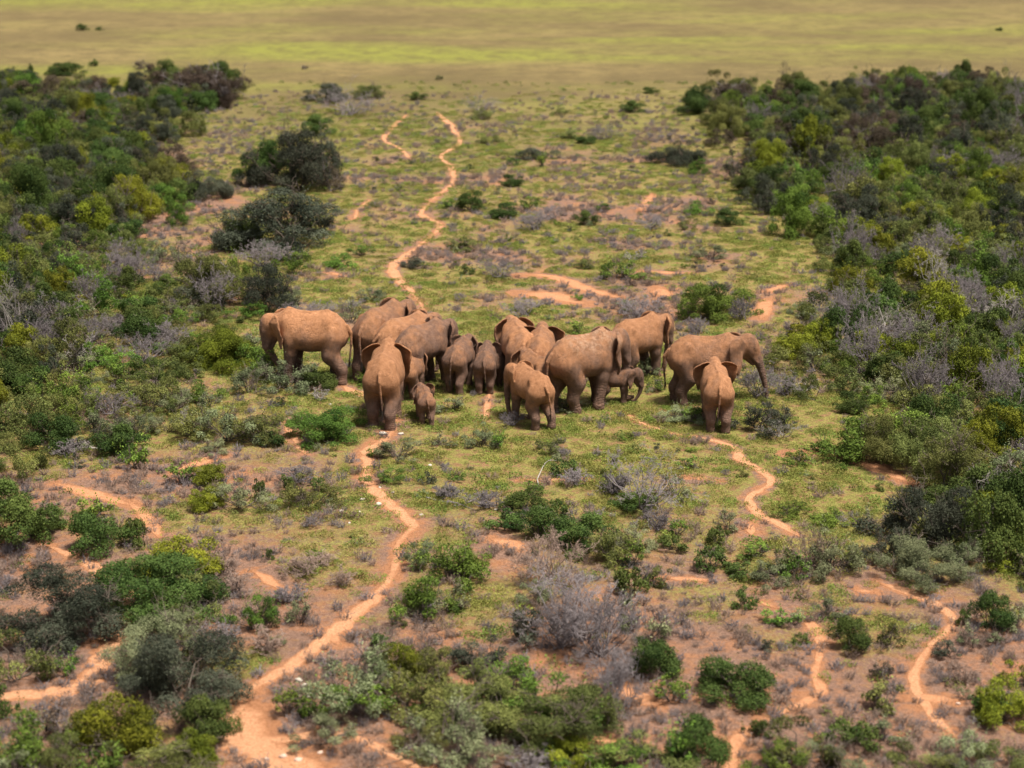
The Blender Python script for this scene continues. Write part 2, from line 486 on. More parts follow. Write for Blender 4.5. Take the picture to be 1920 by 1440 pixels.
def build_elephant(p):
    calf = p.get('calf', 0.0)
    h = p.get('grid', 0.037 + 0.018 * calf)
    F = Field((-2.1, -1.35, -.05), (3.05, 1.35, 2.85), h)
    T = TORSO.copy()
    leglift = -0.04 * calf
    fat = p.get('fat', 1.0)
    T[:, 3] *= fat * (1 - .06 * calf)
    mid = (T[:, 1] + T[:, 2]) / 2
    T[:, 1] = T[:, 1] - .05 * calf
    T[:, 2] = T[:, 2] + .05 + .04 * calf
    # torso
    sl, X, Y, Z = F.box((-1.6, -1.0, .5), (1.7, 1.0, 2.7))
    xs = np.clip(X, T[0, 0], T[-1, 0])
    def cub(col):
        x = T[:, 0]; y = T[:, col]
        m = np.gradient(y, x)
        xi = xs.ravel(); i = np.clip(np.searchsorted(x, xi) - 1, 0, len(x) - 2)
        hh = x[i + 1] - x[i]; t = (xi - x[i]) / hh
        v = (2 * t**3 - 3 * t**2 + 1) * y[i] + (t**3 - 2 * t**2 + t) * hh * m[i] + (-2 * t**3 + 3 * t**2) * y[i + 1] + (t**3 - t**2) * hh * m[i + 1]
        return v.reshape(xs.shape)
    top, bot, hw = cub(1), cub(2), cub(3)
    zc = bot + (top - bot) * .42
    up = Z > zc
    rz = np.where(up, top - zc, zc - bot)
    ex = np.where(up, 1.72, 2.1)
    q = (np.abs(Y / hw) ** ex + np.abs((Z - zc) / rz) ** ex) ** (1 / ex)
    d2 = (q - 1) * np.minimum(hw, rz)
    dx = X - xs
    d = np.where(dx == 0, d2, np.sqrt(dx ** 2 + np.maximum(d2, 0) ** 2) + np.minimum(d2, 0) * 0)
    F.put(sl, d.astype(np.float32), 0)
    # spine ridge, shoulder blades, hip bones
    F.chain([(-1.18, 0, 1.99), (-.9, 0, 2.19), (-.6, 0, 2.30), (-.1, 0, 2.25), (.5, 0, 2.25), (.85, 0, 2.34)], [.06, .07, .08, .07, .08, .1], .07)
    for s in (-1, 1):
        F.cone((.84, s * .34, 1.98), (.72, s * .44, 1.35), .20, .24, .14)
        F.cone((-.66, s * .42, 2.04), (-1.0, s * .37, 1.60), .12, .19, .11)
    # legs
    dxs = p.get('legs', (0, 0, 0, 0)); lf = p.get('lift', (0, 0, 0, 0))
    th = 1 + .10 * calf
    feet = []
    for i, (s, front) in enumerate(((1, 1), (-1, 1), (1, 0), (-1, 0))):
        g, l = dxs[i], lf[i]
        if front:
            y = s * .36
            J = [(.76, y, 1.50), (.70 + .35 * g, s * .38, 1.02), (.76 + .75 * g - l * .25, y, .55 + l * .6), (.75 + g - l * .6, y, .16 + l)]
            F.chain(J, [.30 * th, .235 * th, .185 * th, .18 * th], .08)
            fr = .21 * th
        else:
            y = s * .33
            J = [(-.86, s * .30, 1.52), (-.64 + .4 * g, s * .36, .98), (-.93 + .85 * g - l * .25, y, .50 + l * .6), (-.88 + g - l * .7, y, .16 + l)]
            F.chain(J, [.40 * th, .31 * th, .20 * th, .185 * th], .09)
            fr = .205 * th
        c = (J[-1][0] + .02, J[-1][1], 0.0 + l)
        F.foot(c, fr, .17, .05)
        feet.append(c)
    # tail
    sw = p.get('tail', 0.0)
    tail = [(-1.30, 0, 1.86), (-1.46, sw * .15, 1.66), (-1.47, sw * .40, 1.30), (-1.43, sw * .70, .98), (-1.40, sw * .85, .72)]
    F.chain(tail, [.085, .062, .048, .04, .034], .04)
    # head
    yaw, pit, hs = R(p.get('yaw', 0)), R(p.get('pitch', 12)), 1 + .16 * calf
    Rm = np.array((Matrix.Rotation(yaw, 3, 'Z') @ Matrix.Rotation(pit, 3, 'Y')))
    N = np.array((1.14, 0, 1.88 - .04 * calf))
    W = lambda q: N + Rm @ (np.array(q, float) * hs)
    ax = Rm.T
    F.cone((.95, 0, 1.78), W((.30, 0, .08)), .47, .34, .15)
    F.ell(W((.42, 0, .16)), ax, (.36 * hs, .31 * hs, .37 * hs), .10)
    F.ell(W((.58, 0, -.06)), ax, (.25 * hs, .27 * hs, .30 * hs), .10)
    F.cone(W((.62, 0, .10)), W((.86, 0, -.42)), .235 * hs, .165 * hs, .08)
    F.cone(W((.38, 0, -.22)), W((.66, 0, -.52)), .17 * hs, .075 * hs, .06)
    for s in (-1, 1):
        F.cone(W((.56, s * .19, .12)), W((.70, s * .20, .05)), .065 * hs, .06 * hs, .06)
        F.cone(W((.66, s * .13, -.28)), W((.84, s * .13, -.46)), .09 * hs, .075 * hs, .05)
    # proboscis
    tl = p.get('trunk', (-82, [4, 4, 2, 0, -4, -8, -12, -14]))
    a0, bends = tl
    tlen = p.get('tlen', 1.62) / len(bends) * (1 - .25 * calf)
    P = [np.array((.86, 0, -.42))]; ang = R(a0)
    side = R(p.get('tside', 0))
    for b in bends:
        ang += R(b)
        P.append(P[-1] + tlen * np.array((math.cos(ang), side * .6, math.sin(ang))))
    P = [W(q) for q in P]
    for q in P: q[2] = max(q[2], .07)
    nb = len(P)
    F.chain(P, [hs * (.165 - .100 * (i / (nb - 1)) ** .75) for i in range(nb)], .03)
    # ears
    ef = p.get('ears', (22, 22))
    esc = p.get('earscale', 1.0) * (1 - .1 * calf)
    fold = p.get('fold', .5)
    for s, fl in ((1, ef[0]), (-1, ef[1])):
        f = R(fl)
        u = np.array((-math.cos(f), s * math.sin(f), 0)); v = np.array((-.12, 0, 1.)); v /= np.linalg.norm(v)
        nrm = np.cross(u, v) * s
        if nrm[1] * s < 0: nrm = -nrm                     # away from the neck
        if fl > 60 and nrm[0] < 0: nrm = -nrm
        hinge = W((.28, s * .285, .16))
        u, v, nrm = Rm @ u, Rm @ v, Rm @ nrm
        c = hinge + (u * .4 - v * .1) * hs
        m = 1.0 * hs
        sl, X, Y, Z = F.box(c - m, c + m)
        dX, dY, dZ = X - hinge[0], Y - hinge[1], Z - hinge[2]
        g = hs * esc
        U = (dX * u[0] + dY * u[1] + dZ * u[2]) / g
        V = (dX * v[0] + dY * v[1] + dZ * v[2]) / g
        Wn = (dX * nrm[0] + dY * nrm[1] + dZ * nrm[2]) / g
        pd = poly_sd(U, V, EAR)
        w0 = .10 * np.sin(np.clip(U, 0, .9) * 3.4) - .05 * np.clip(U, 0, 1) + .035 * np.sin(V * 7 + U * 3 + s)
        # the upper rim folds over backwards
        w0 = w0 - fold * np.clip(V - .10 + .12 * np.clip(U - .5, 0, 1), 0, .3) * (1.5 if fl > 40 else .5)
        tk = .020 + .012 * np.clip(1 - U * 2.5, 0, 1)
        dd = np.sqrt(np.maximum(pd + .02, 0) ** 2 + np.maximum(np.abs(Wn - w0) * .85 - tk, 0) ** 2) - .018
        dd = np.where((pd < -.02) & (np.abs(Wn - w0) * .85 < tk), -.02, dd)
        F.put(sl, (dd * g).astype(np.float32), .03)
    F.F[:, :, 0] = np.maximum(F.F[:, :, 0], .01)
    for i, sl in enumerate([(0, slice(None), slice(None)), (-1, slice(None), slice(None)), (slice(None), 0, slice(None)), (slice(None), -1, slice(None)), (slice(None), slice(None), -1)]):
        F.F[sl] = np.maximum(F.F[sl], .01)
    V, Q = surface_nets(F.F, F.lo, h)
    # a little smoothing of the net
    E = np.concatenate([Q[:, [0, 1]], Q[:, [1, 2]], Q[:, [2, 3]], Q[:, [3, 0]]])
    deg = np.bincount(E.ravel(), minlength=len(V))[:, None]
    for lam in (.5, -.3, .4):
        S = np.zeros_like(V)
        for c in range(3):
            S[:, c] = np.bincount(E[:, 0], V[E[:, 1], c], len(V)) + np.bincount(E[:, 1], V[E[:, 0], c], len(V))
        V = V + lam * (S / np.maximum(deg, 1) - V)
    hd = (V - N) @ Rm                        # head space
    headness = np.clip((hd[:, 0] - .30) / .35, 0, 1) * (V[:, 0] > .9)
    low = np.clip((1.25 - V[:, 2]) / .9, 0, 1)
    info = dict(tail=tail[-1], eyes=[W((.665, s * .245, .075)) for s in (-1, 1)], eyer=.032 * hs, N=N, W=W, trunk=P)
    return V, Q, headness, low, info

def elephant_material():
    t = NT('elephant_skin')
    oc = t.n('TexCoord').outputs['Object']
    rnd = t.n('ObjectInfo').outputs['Random']
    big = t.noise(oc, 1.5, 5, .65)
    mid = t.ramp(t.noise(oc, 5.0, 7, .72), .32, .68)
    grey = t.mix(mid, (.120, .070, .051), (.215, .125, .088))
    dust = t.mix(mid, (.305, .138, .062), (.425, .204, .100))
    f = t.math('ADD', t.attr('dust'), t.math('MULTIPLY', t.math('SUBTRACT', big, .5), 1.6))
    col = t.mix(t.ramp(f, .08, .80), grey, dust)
    # pale dried mud on the back
    pm = t.noise(oc, 7.0, 7, .75)
    pf = t.math('MULTIPLY', t.attr('mud'), t.ramp(pm, .42, .68))
    col = t.mix(t.math('MULTIPLY', pf, .5), col, (.50, .35, .24))
    v = t.math('MULTIPLY_ADD', rnd, .22); t.t.nodes[-1].inputs[2].default_value = .88
    tone = t.n('CombineXYZ', {0: v, 1: v, 2: v}).outputs[0]
    col = t.mix(1.0, col, (1, 1, 1), 'MULTIPLY')
    t.t.links.new(tone, t.t.nodes[-1].inputs[7])
    # wrinkles: fine cells plus folds running round the limbs
    wob = t.n('TexNoise', {'Vector': oc, 'Scale': 2.2, 'Detail': 3.0}).outputs['Color']
    dv = t.n('VectorMath', {0: wob, 1: (.35, .35, .35)}, operation='MULTIPLY').outputs[0]
    dv = t.n('VectorMath', {0: dv, 1: oc}, operation='ADD').outputs[0]
    mp = t.n('Mapping', {'Vector': dv, 'Scale': (1, 1, 1.9), 'Rotation': (0, .5, 0)}).outputs[0]
    vo = t.n('TexVoronoi', {'Vector': mp, 'Scale': 8.0}, feature='DISTANCE_TO_EDGE').outputs['Distance']
    vo2 = t.n('TexVoronoi', {'Vector': mp, 'Scale': 21.0}, feature='DISTANCE_TO_EDGE').outputs['Distance']
    wv = t.n('TexWave', {'Vector': dv, 'Scale': 4.2, 'Distortion': 3.0, 'Detail': 4.0, 'Detail Scale': 2.2}, wave_type='BANDS', bands_direction='Z').outputs['Fac']
    wl = t.math('MULTIPLY', t.attr('low'), .9)
    hgt = t.math('ADD', t.math('MULTIPLY', t.ramp(vo, 0, .10), .6), t.math('MULTIPLY', t.ramp(vo2, 0, .12), .5))
    hgt = t.math('ADD', hgt, t.math('MULTIPLY', wv, wl))
    hgt = t.math('ADD', hgt, t.math('MULTIPLY', t.noise(oc, 9, 5, .7), 1.1))
    cr = t.math('MULTIPLY', t.ramp(vo, 0, .06, .34, 0), t.ramp(t.noise(oc, 1.3, 3), .35, .6))
    col = t.mix(cr, col, (.085, .050, .036))
    bp = t.n('Bump', {'Height': hgt, 'Strength': .75, 'Distance': .036}).outputs[0]
    b = t.n('BsdfPrincipled', {'Base Color': col, 'Roughness': .82, 'Normal': bp, 'Specular IOR Level': .25})
    return t.done(b.outputs[0])

def plain_material(name, col, rough=.8, spec=.2):
    t = NT(name)
    oc = t.n('TexCoord').outputs['Object']
    c = t.mix(t.noise(oc, 14, 4), tuple(x * .75 for x in col), tuple(x * 1.25 for x in col))
    return t.done(t.n('BsdfPrincipled', {'Base Color': c, 'Roughness': rough, 'Specular IOR Level': spec}).outputs[0])

M_SKIN = elephant_material()
M_EYE = plain_material('eye_dark', (.012, .009, .007), .25, .5)
M_HAIR = plain_material('tail_hair', (.03, .024, .02), .6)

def tuft_mesh(tip, s, rs):
    V = []; Q = []
    for i in range(26):
        a = rs.uniform(0, 6.28); r = rs.uniform(0, .03)
        b = np.array((tip[0] + r * math.cos(a), tip[1] + r * math.sin(a), tip[2] + rs.uniform(-.02, .10)))
        e = b + np.array((rs.normal(0, .03), rs.normal(0, .03), -rs.uniform(.18, .34)))
        w = np.array((math.cos(a + 1.5), math.sin(a + 1.5), 0)) * .010
        n = len(V)
        V += [b - w, b + w, e + w * .4, e - w * .4]; Q.append((n, n + 1, n + 2, n + 3))
    return mesh_np('tail_tuft', np.array(V), np.array(Q), M_HAIR)

def ball(c, r, n=8):
    V = []; Q = []
    for i in range(n + 1):
        th = math.pi * i / n
        for j in range(2 * n):
            ph = math.pi * j / n
            V.append((c[0] + r * math.sin(th) * math.cos(ph), c[1] + r * math.sin(th) * math.sin(ph), c[2] + r * math.cos(th)))
    for i in range(n):
        for j in range(2 * n):
            k = (j + 1) % (2 * n)
            Q.append((i * 2 * n + j, (i + 1) * 2 * n + j, (i + 1) * 2 * n + k, i * 2 * n + k))
    return np.array(V), np.array(Q)

def add_elephant(px, py, hgt, heading, label, cat='elephant', dust=.5, headdust=.1, mud=0.0, xs=.93, ys=.87, **p):
    V, Q, headness, low, info = build_elephant(p)
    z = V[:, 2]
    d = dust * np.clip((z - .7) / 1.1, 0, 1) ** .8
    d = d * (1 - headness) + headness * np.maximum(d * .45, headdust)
    tr = np.zeros(len(V))
    T = np.array(info['trunk'])
    for q in T[1:]:
        tr = np.maximum(tr, np.clip(1.6 - np.linalg.norm(V - q, axis=1) / .2, 0, 1))
    d = d * (1 - tr) - .25 * tr
    mu = mud * np.clip((z - 1.75) / .3, 0, 1) * np.clip((V[:, 0] + 1.0) / .3, 0, 1) * np.clip((1.3 - V[:, 0]) / .3, 0, 1)
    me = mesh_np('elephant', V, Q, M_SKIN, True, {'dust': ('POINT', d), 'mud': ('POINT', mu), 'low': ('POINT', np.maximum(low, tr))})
    o = link('elephant', me)
    x, y = at(px, py)
    s = hgt / 2.4
    o.location = (x, y, gz1(x, y) - .015); o.rotation_euler = (0, 0, R(heading)); o.scale = (s * xs, s * ys, s)
    tag(o, label, cat, 'herd of elephants in the clearing')
    rs = np.random.default_rng(int(px))
    t = link('tail_tuft', tuft_mesh(info['tail'], s, rs), o)
    for e in info['eyes']:
        Ve, Qe = ball(e, info['eyer'], 6)
        link('eye', mesh_np('eye', Ve, Qe, M_EYE, True), o)
    return o, info

WALK = (.22, -.22, -.25, .22)
WALK2 = (-.2, .22, .24, -.26)
ELEPHANTS = [
 dict(px=588, py=712, hgt=2.52, heading=171, xs=.87, earscale=.86, dust=.75, yaw=8, pitch=26, ears=(58, 8), legs=(.1, -.08, -.28, .18), tail=.1, fat=1.05,
      trunk=(-92, [-2, -2, -4, -4, -6, -8, -10, -12]), tlen=1.35, label='brown elephant in side view with leaves hanging from its mouth, browsing beside grey-green bushes'),
 dict(px=716, py=700, hgt=2.45, heading=62, dust=.45, yaw=-22, pitch=16, ears=(36, 52), legs=WALK, tail=-.05,
      label='big elephant at the far back, rump turned this way, trail running on beyond it'),
 dict(px=757, py=709, hgt=2.25, heading=48, dust=.55, yaw=-20, pitch=20, ears=(36, 52), legs=WALK2, tail=.8,
      label='elephant with its tail swung sideways, squeezed between the rear-most elephant and a darker one'),
 dict(px=792, py=722, hgt=2.22, heading=53, dust=.3, yaw=-12, pitch=20, ears=(36, 54), legs=(.15, .25, -.1, .05), tail=0,
      label='grey-brown elephant behind the small juvenile, its ear and eye turned towards the open clearing'),
 dict(px=722, py=787, hgt=2.34, heading=87, dust=.85, yaw=4, pitch=2, ears=(62, 48), fold=.9, legs=(.2, -.2, .1, -.26), tail=-.1,
      label='large ochre elephant walking away along the trail, one ear spread, beside the smallest calf'),
 dict(px=771, py=741, hgt=1.42, heading=75, dust=.5, calf=.5, yaw=-8, ears=(39, 41), legs=WALK, tail=.1, cat='elephant',
      label='juvenile elephant half hidden beside the large ochre elephant on the trail'),
 dict(px=797, py=789, hgt=1.13, heading=100, dust=.35, calf=.9, yaw=14, pitch=16, ears=(45, 48), legs=(.1, -.15, .15, -.28), lift=(0, 0, 0, .03), tail=-.25,
      label='smallest calf walking away on the green ground beside the large ochre elephant'),
 dict(px=861, py=728, hgt=1.68, heading=76, dust=.3, calf=.35, yaw=-8, ears=(36, 41), legs=(.1, -.1, .18, -.2), tail=.12,
      label='young grey-brown elephant seen from behind between the darker adult and a slimmer youngster'),
 dict(px=911, py=730, hgt=1.5, heading=86, dust=.2, calf=.5, yaw=4, ears=(47, 48), legs=(.1, -.1, -.12, .1), tail=-.15,
      label='slim young elephant seen from behind with both ear tips up, a calf at its side'),
 dict(px=940, py=718, hgt=1.12, heading=55, dust=.1, calf=.8, yaw=-5, ears=(36, 39), legs=WALK, tail=.1,
      label='dark calf mostly hidden behind the slim young elephant'),
 dict(px=972, py=722, hgt=2.2, heading=99, dust=.6, yaw=8, pitch=10, ears=(50, 41), fold=.8, legs=WALK, tail=.1,
      label='reddish elephant facing away with one dark folded ear, behind the elephant with the wide ear'),
 dict(px=1012, py=731, hgt=2.1, heading=84, dust=.55, yaw=6, pitch=2, ears=(86, 60), fold=1.0, legs=WALK2, tail=.1,
      label='elephant facing away in the crowd with one dark ear spread wide like a fan'),
 dict(px=1028, py=748, hgt=1.62, heading=75, dust=.6, calf=.4, yaw=10, ears=(48, 41), legs=WALK, tail=0,
      label='young elephant showing only its back and an ear tip among the crowded adults'),
 dict(px=1008, py=757, hgt=1.72, heading=118, dust=.55, calf=.35, yaw=-12, pitch=10, ears=(48, 50), fold=.8, legs=WALK2, tail=0,
      label='young elephant with raised ears directly behind the orange elephant with the dangling trunk'),
 dict(px=997, py=796, hgt=1.82, heading=117, dust=1.0, yaw=32, pitch=18, ears=(50, 36), legs=(.18, -.1, -.05, -.34), lift=(0, 0, 0, .10), tail=-.25, tside=8,
      trunk=(-74, [0, -2, -4, -6, -8, -6, -2, 2]), tlen=1.75, label='bright orange elephant in front with lifted hind foot and dark trunk dangling to the ground'),
 dict(px=1090, py=766, hgt=2.55, heading=36, xs=.88, dust=.5, mud=1.0, yaw=-8, pitch=12, ears=(36, 52), legs=(.2, -.3, -.1, .36), tail=.1,
      trunk=(-86, [2, 2, 2, 4, 6, 8, 8, 4]), tlen=2.0, label='largest elephant, pale dried mud on its back, trunk reaching the ground beside a calf'),
 dict(px=1150, py=751, hgt=1.2, heading=4, dust=.3, calf=.9, pitch=16, ears=(36, 39), legs=(.12, -.1, -.1, .1), tail=0,
      trunk=(-80, [-4, -6, -8, -8, -4, 0]), label='small calf in side view behind the trunk of the mud-backed elephant'),
 dict(px=1192, py=708, hgt=2.2, heading=42, dust=.7, yaw=-6, pitch=18, ears=(38, 56), legs=(.1, .05, -.1, .1), tail=0, tlen=1.9,
      trunk=(-86, [0, 0, 0, 0, 0, 2, 2, 2]), label='red-brown elephant apart from the crowd, thin trunk hanging straight down near a grey bush'),
 dict(px=1318, py=752, hgt=2.30, heading=6, dust=.55, headdust=.45, yaw=-8, pitch=2, ears=(30, 40), legs=(.1, -.05, -.1, .06), tail=.1,
      trunk=(-64, [-2, -2, -2, -2, -2, -2, -2, -2]), tlen=1.5, label='elephant in side view reaching its trunk to a dry grey bush, eye visible'),
 dict(px=1342, py=797, hgt=1.92, heading=90, dust=.7, calf=.15, yaw=-4, pitch=0, ears=(55, 78), fold=1.0, legs=(.08, -.1, .04, -.08), tail=.12,
      label='young elephant facing away with both ears spread, in front of the side-view elephant'),
]
EINFO = {}
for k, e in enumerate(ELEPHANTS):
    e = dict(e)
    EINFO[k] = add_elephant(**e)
# ------------------------------------------------------------------ vegetation
def leaf_material(name, dark, light, transl=.14, rough=.75, hue=.04):
    t = NT(name)
    rnd = t.n('ObjectInfo').outputs['Random']
    tint = t.attr('tint')
    c = t.mix(tint, dark, light)
    hs = t.n('HueSaturation', {'Color': c})
    t.t.links.new(t.math('ADD', t.math('MULTIPLY', rnd, hue), .5 - hue / 2), hs.inputs['Hue'])
    r2 = t.math('FRACT', t.math('MULTIPLY', rnd, 7.31))
    t.t.links.new(t.math('ADD', t.math('MULTIPLY', r2, .55), .72), hs.inputs['Value'])
    col = hs.outputs[0]
    b = t.n('BsdfPrincipled', {'Base Color': col, 'Roughness': rough, 'Specular IOR Level': .12})
    tr = t.n('BsdfTranslucent', {'Color': col})
    mx = t.n('MixShader', {0: transl, 1: b.outputs[0], 2: tr.outputs[0]})
    return t.done(mx.outputs[0])

def wood_material(name, a, b):
    t = NT(name)
    oc = t.n('TexCoord').outputs['Object']
    rnd = t.n('ObjectInfo').outputs['Random']
    c = t.mix(t.noise(oc, 9, 4), a, b)
    hs = t.n('HueSaturation', {'Color': c})
    t.t.links.new(t.math('ADD', t.math('MULTIPLY', rnd, .5), .75), hs.inputs['Value'])
    return t.done(t.n('BsdfPrincipled', {'Base Color': hs.outputs[0], 'Roughness': .9, 'Specular IOR Level': .1}).outputs[0])

#              dark leaf            light leaf
KINDS = {
 'dark':   dict(d=(.020, .040, .008), l=(.095, .132, .030), leaf=.042, rad=.30, sprig=.2, full=1.3),
 'slate':  dict(d=(.020, .025, .016), l=(.088, .096, .064), leaf=.036, rad=.25, sprig=.3, twig=.3),
 'olive':  dict(d=(.038, .048, .012), l=(.185, .200, .056), leaf=.038, rad=.25, sprig=.45, twig=.15),
 'bright': dict(d=(.032, .062, .009), l=(.170, .250, .040), leaf=.042, rad=.23, sprig=.8),
 'yellow': dict(d=(.060, .074, .006), l=(.240, .258, .024), leaf=.038, rad=.27, sprig=.2, full=1.7),
 'sage':   dict(d=(.075, .090, .042), l=(.275, .300, .155), leaf=.032, rad=.21, sprig=.8, twig=.35),
 'brown':  dict(d=(.036, .026, .018), l=(.115, .088, .060), leaf=.036, rad=.25, sprig=.3, twig=.4),
}
for k, v in KINDS.items():
    v['mat'] = leaf_material(k + '_leaves', v['d'], v['l'])
M_WOOD = wood_material('shrub_wood', (.055, .042, .034), (.16, .13, .105))
M_TWIG = wood_material('dry_grey_twigs', (.105, .089, .090), (.250, .218, .222))
M_TWIGB = wood_material('dry_brown_twigs', (.135, .092, .072), (.330, .240, .195))
M_DEAD = wood_material('bleached_wood', (.16, .14, .125), (.34, .31, .28))
M_MAT = leaf_material('mat_leaves', (.092, .104, .018), (.340, .325, .088), .3)
M_MATG = leaf_material('mat_leaves_fresh', (.070, .108, .016), (.250, .310, .068), .3)

def unit(v):
    return v / (np.linalg.norm(v, axis=-1, keepdims=True) + 1e-9)

def leaf_cards(C, Nrm, L, W, r):
    """rhombic leaves at C facing roughly Nrm"""
    n = len(C)
    Nrm = unit(Nrm)
    t = unit(np.cross(Nrm, r.normal(size=(n, 3))))
    b = np.cross(Nrm, t)
    l = (L * r.uniform(.6, 1.35, n))[:, None]; w = (W * r.uniform(.6, 1.3, n))[:, None]
    V = np.stack([C - t * l * .5, C + b * w * .5 + Nrm * l * .08, C + t * l * .5, C - b * w * .5 + Nrm * l * .08], 1).reshape(-1, 3)
    return V, np.arange(4 * n).reshape(n, 4)

def tubes(segs, sides=4):
    """segs: arrays a, b, ra, rb"""
    a, b, ra, rb = segs
    n = len(a)
    d = unit(b - a)
    ref = np.where(np.abs(d[:, 2:3]) > .9, np.array([[1., 0, 0]]), np.array([[0, 0, 1.]]))
    u = unit(np.cross(d, ref)); v = np.cross(d, u)
    V = []
    for P, rr in ((a, ra), (b, rb)):
        for k in range(sides):
            th = 2 * math.pi * k / sides
            V.append(P + (u * math.cos(th) + v * math.sin(th)) * rr[:, None])
    V = np.stack(V, 1)
    base = np.arange(n)[:, None] * 2 * sides
    F = []
    for k in range(sides):
        k2 = (k + 1) % sides
        F.append(np.concatenate([base + k, base + k2, base + sides + k2, base + sides + k], 1))
    return V.reshape(-1, 3), np.concatenate(F)

def branching(r, starts, ends, rad, kink=.12, depth=1, kids=3, kidlen=.45):
    """stems from starts to ends in three bent pieces, with side twigs"""
    A, B, RA, RB = [], [], [], []
    lvl = [(np.asarray(starts), np.asarray(ends), rad)]
    for dep in range(depth + 1):
        S, E, rd = lvl[-1]
        L = np.linalg.norm(E - S, axis=1, keepdims=True)
        pts = [S]
        for f in (.33, .66):
            pts.append(S + (E - S) * f + r.normal(size=S.shape) * kink * L)
        pts.append(E)
        rr = [rd, rd * .8, rd * .55, rd * .3]
        for i in range(3):
            A.append(pts[i]); B.append(pts[i + 1]); RA.append(np.full(len(S), rr[i])); RB.append(np.full(len(S), rr[i + 1]))
        if dep < depth:
            ns, ne = [], []
            for k in range(kids):
                i = r.integers(1, 3); f = r.random((len(S), 1))
                q = pts[i] + (pts[i + 1] - pts[i]) * f
                dr = unit(unit(E - S) + r.normal(size=S.shape) * .75 + np.array([0, 0, .15]))
                ns.append(q); ne.append(q + dr * L * kidlen * r.uniform(.6, 1.2, (len(S), 1)))
            lvl.append((np.concatenate(ns), np.concatenate(ne), rd * .55))
    return [np.concatenate(x) for x in (A, B, RA, RB)]

def shrub_meshes(kind, W, H, seed, dens=1.0):
    """foliage and stems of one leafy shrub, W wide and H tall, standing at the origin"""
    r = np.random.default_rng(seed)
    k = KINDS[kind]
    nc = int(np.clip(6 + 5.0 * (W / 1.2) ** 1.3, 7, 34) * k.get('full', 1.15))
    ph = r.uniform(0, 2 * math.pi, nc); rr = np.sqrt(r.random(nc)) * 1.02
    lob = 1 + .28 * np.sin(2 * ph + r.uniform(0, 6)) * r.uniform(.3, 1) + .15 * np.sin(3 * ph + r.uniform(0, 6))
    cr = k['rad'] * np.sqrt(W * H) * r.uniform(.55, 1.15, nc) * .62
    hf = np.clip(1 - rr ** 2, .03, 1) ** .36 * r.uniform(.6, 1.08, nc)
    low = r.random(nc) < .4
    hf[low] *= .45
    C = np.stack([rr * np.cos(ph) * lob * (W / 2 - cr * .7), rr * np.sin(ph) * lob * (W / 2 - cr * .7), np.maximum(hf * (H - cr * .8), cr * .55)], 1)
    lf = k['leaf'] * (1.0 if W < 1.6 else 1.0 + .10 * (W - 1.6))
    A = 4 * math.pi * cr ** 2
    n = np.maximum((A / (lf * lf * .45) * .68 * dens * (1 - .35 * k.get('twig', 0))).astype(int), 12)
    idx = np.repeat(np.arange(nc), n)
    D = unit(r.normal(size=(len(idx), 3)))
    D[:, 2] = np.where((D[:, 2] < -.2) & (r.random(len(idx)) < .6), -D[:, 2], D[:, 2])
    # each clump is itself lumpy: small tufts on its surface
    bump = 1 + .22 * np.sin(D[:, 0] * 5 + idx) * np.sin(D[:, 1] * 6 + idx * 1.7) * 1.2
    P = C[idx] + D * (cr[idx] * bump * r.uniform(.70, 1.12, len(idx)))[:, None] * np.array([1, 1, .85])
    tint = np.clip(r.normal(.45, .2, len(idx)) + (r.normal(0, .20, nc))[idx] , 0, 1)
    # shoots that break the outline
    ns = int(k['sprig'] * 26 * W)
    if ns:
        ci = r.integers(0, nc, ns)
        sd = unit(r.normal(size=(ns, 3)) * .55 + unit(C[ci] - np.array([0, 0, -.1])) * .5 + np.array([0, 0, .75]))
        st = C[ci] + sd * cr[ci][:, None] * .8
        ln = r.uniform(.16, .42, ns) * min(1.3, .5 + W * .4)
        m = 9
        tt = np.linspace(0, 1, m)[None, :, None]
        SP = (st[:, None, :] + sd[:, None, :] * ln[:, None, None] * tt + r.normal(0, .018, (ns, m, 3))).reshape(-1, 3)
        P = np.concatenate([P, SP]); D = np.concatenate([D, r.normal(size=(ns * m, 3)) + np.repeat(sd, m, 0) * .3])
        tint = np.concatenate([tint, np.clip(r.normal(.7, .15, ns * m), 0, 1)])
    ok = P[:, 2] > .02
    P, D, tint = P[ok], D[ok], tint[ok]
    Nrm = D * .9 + r.normal(size=D.shape) * .75 + np.array([0, 0, .35])
    V, F = leaf_cards(P, Nrm, lf * 1.25, lf * .7, r)
    fol = mesh_np(kind + '_foliage', V, F, k['mat'], False, {'tint': ('FACE', tint)})
    # stems
    ms = min(nc, 12)
    st = np.concatenate([r.normal(0, .05 * W, (ms, 2)), np.full((ms, 1), -.05)], 1)
    tw = k.get('twig', 0)
    out = np.where(r.random((ms, 1)) < .4, 1.22, 1.0)
    segs = branching(r, st, C[:ms] * out + np.array([0, 0, .02]), .008 + .007 * W, .07, 1 if tw == 0 else 2, 3 if tw == 0 else 5, .4)
    V2, F2 = tubes(segs, 3)
    ok = V2[:, 2] > -.2
    stem = mesh_np(kind + '_stem', V2, F2, M_TWIG if tw >= .4 else M_WOOD, False)
    return fol, stem

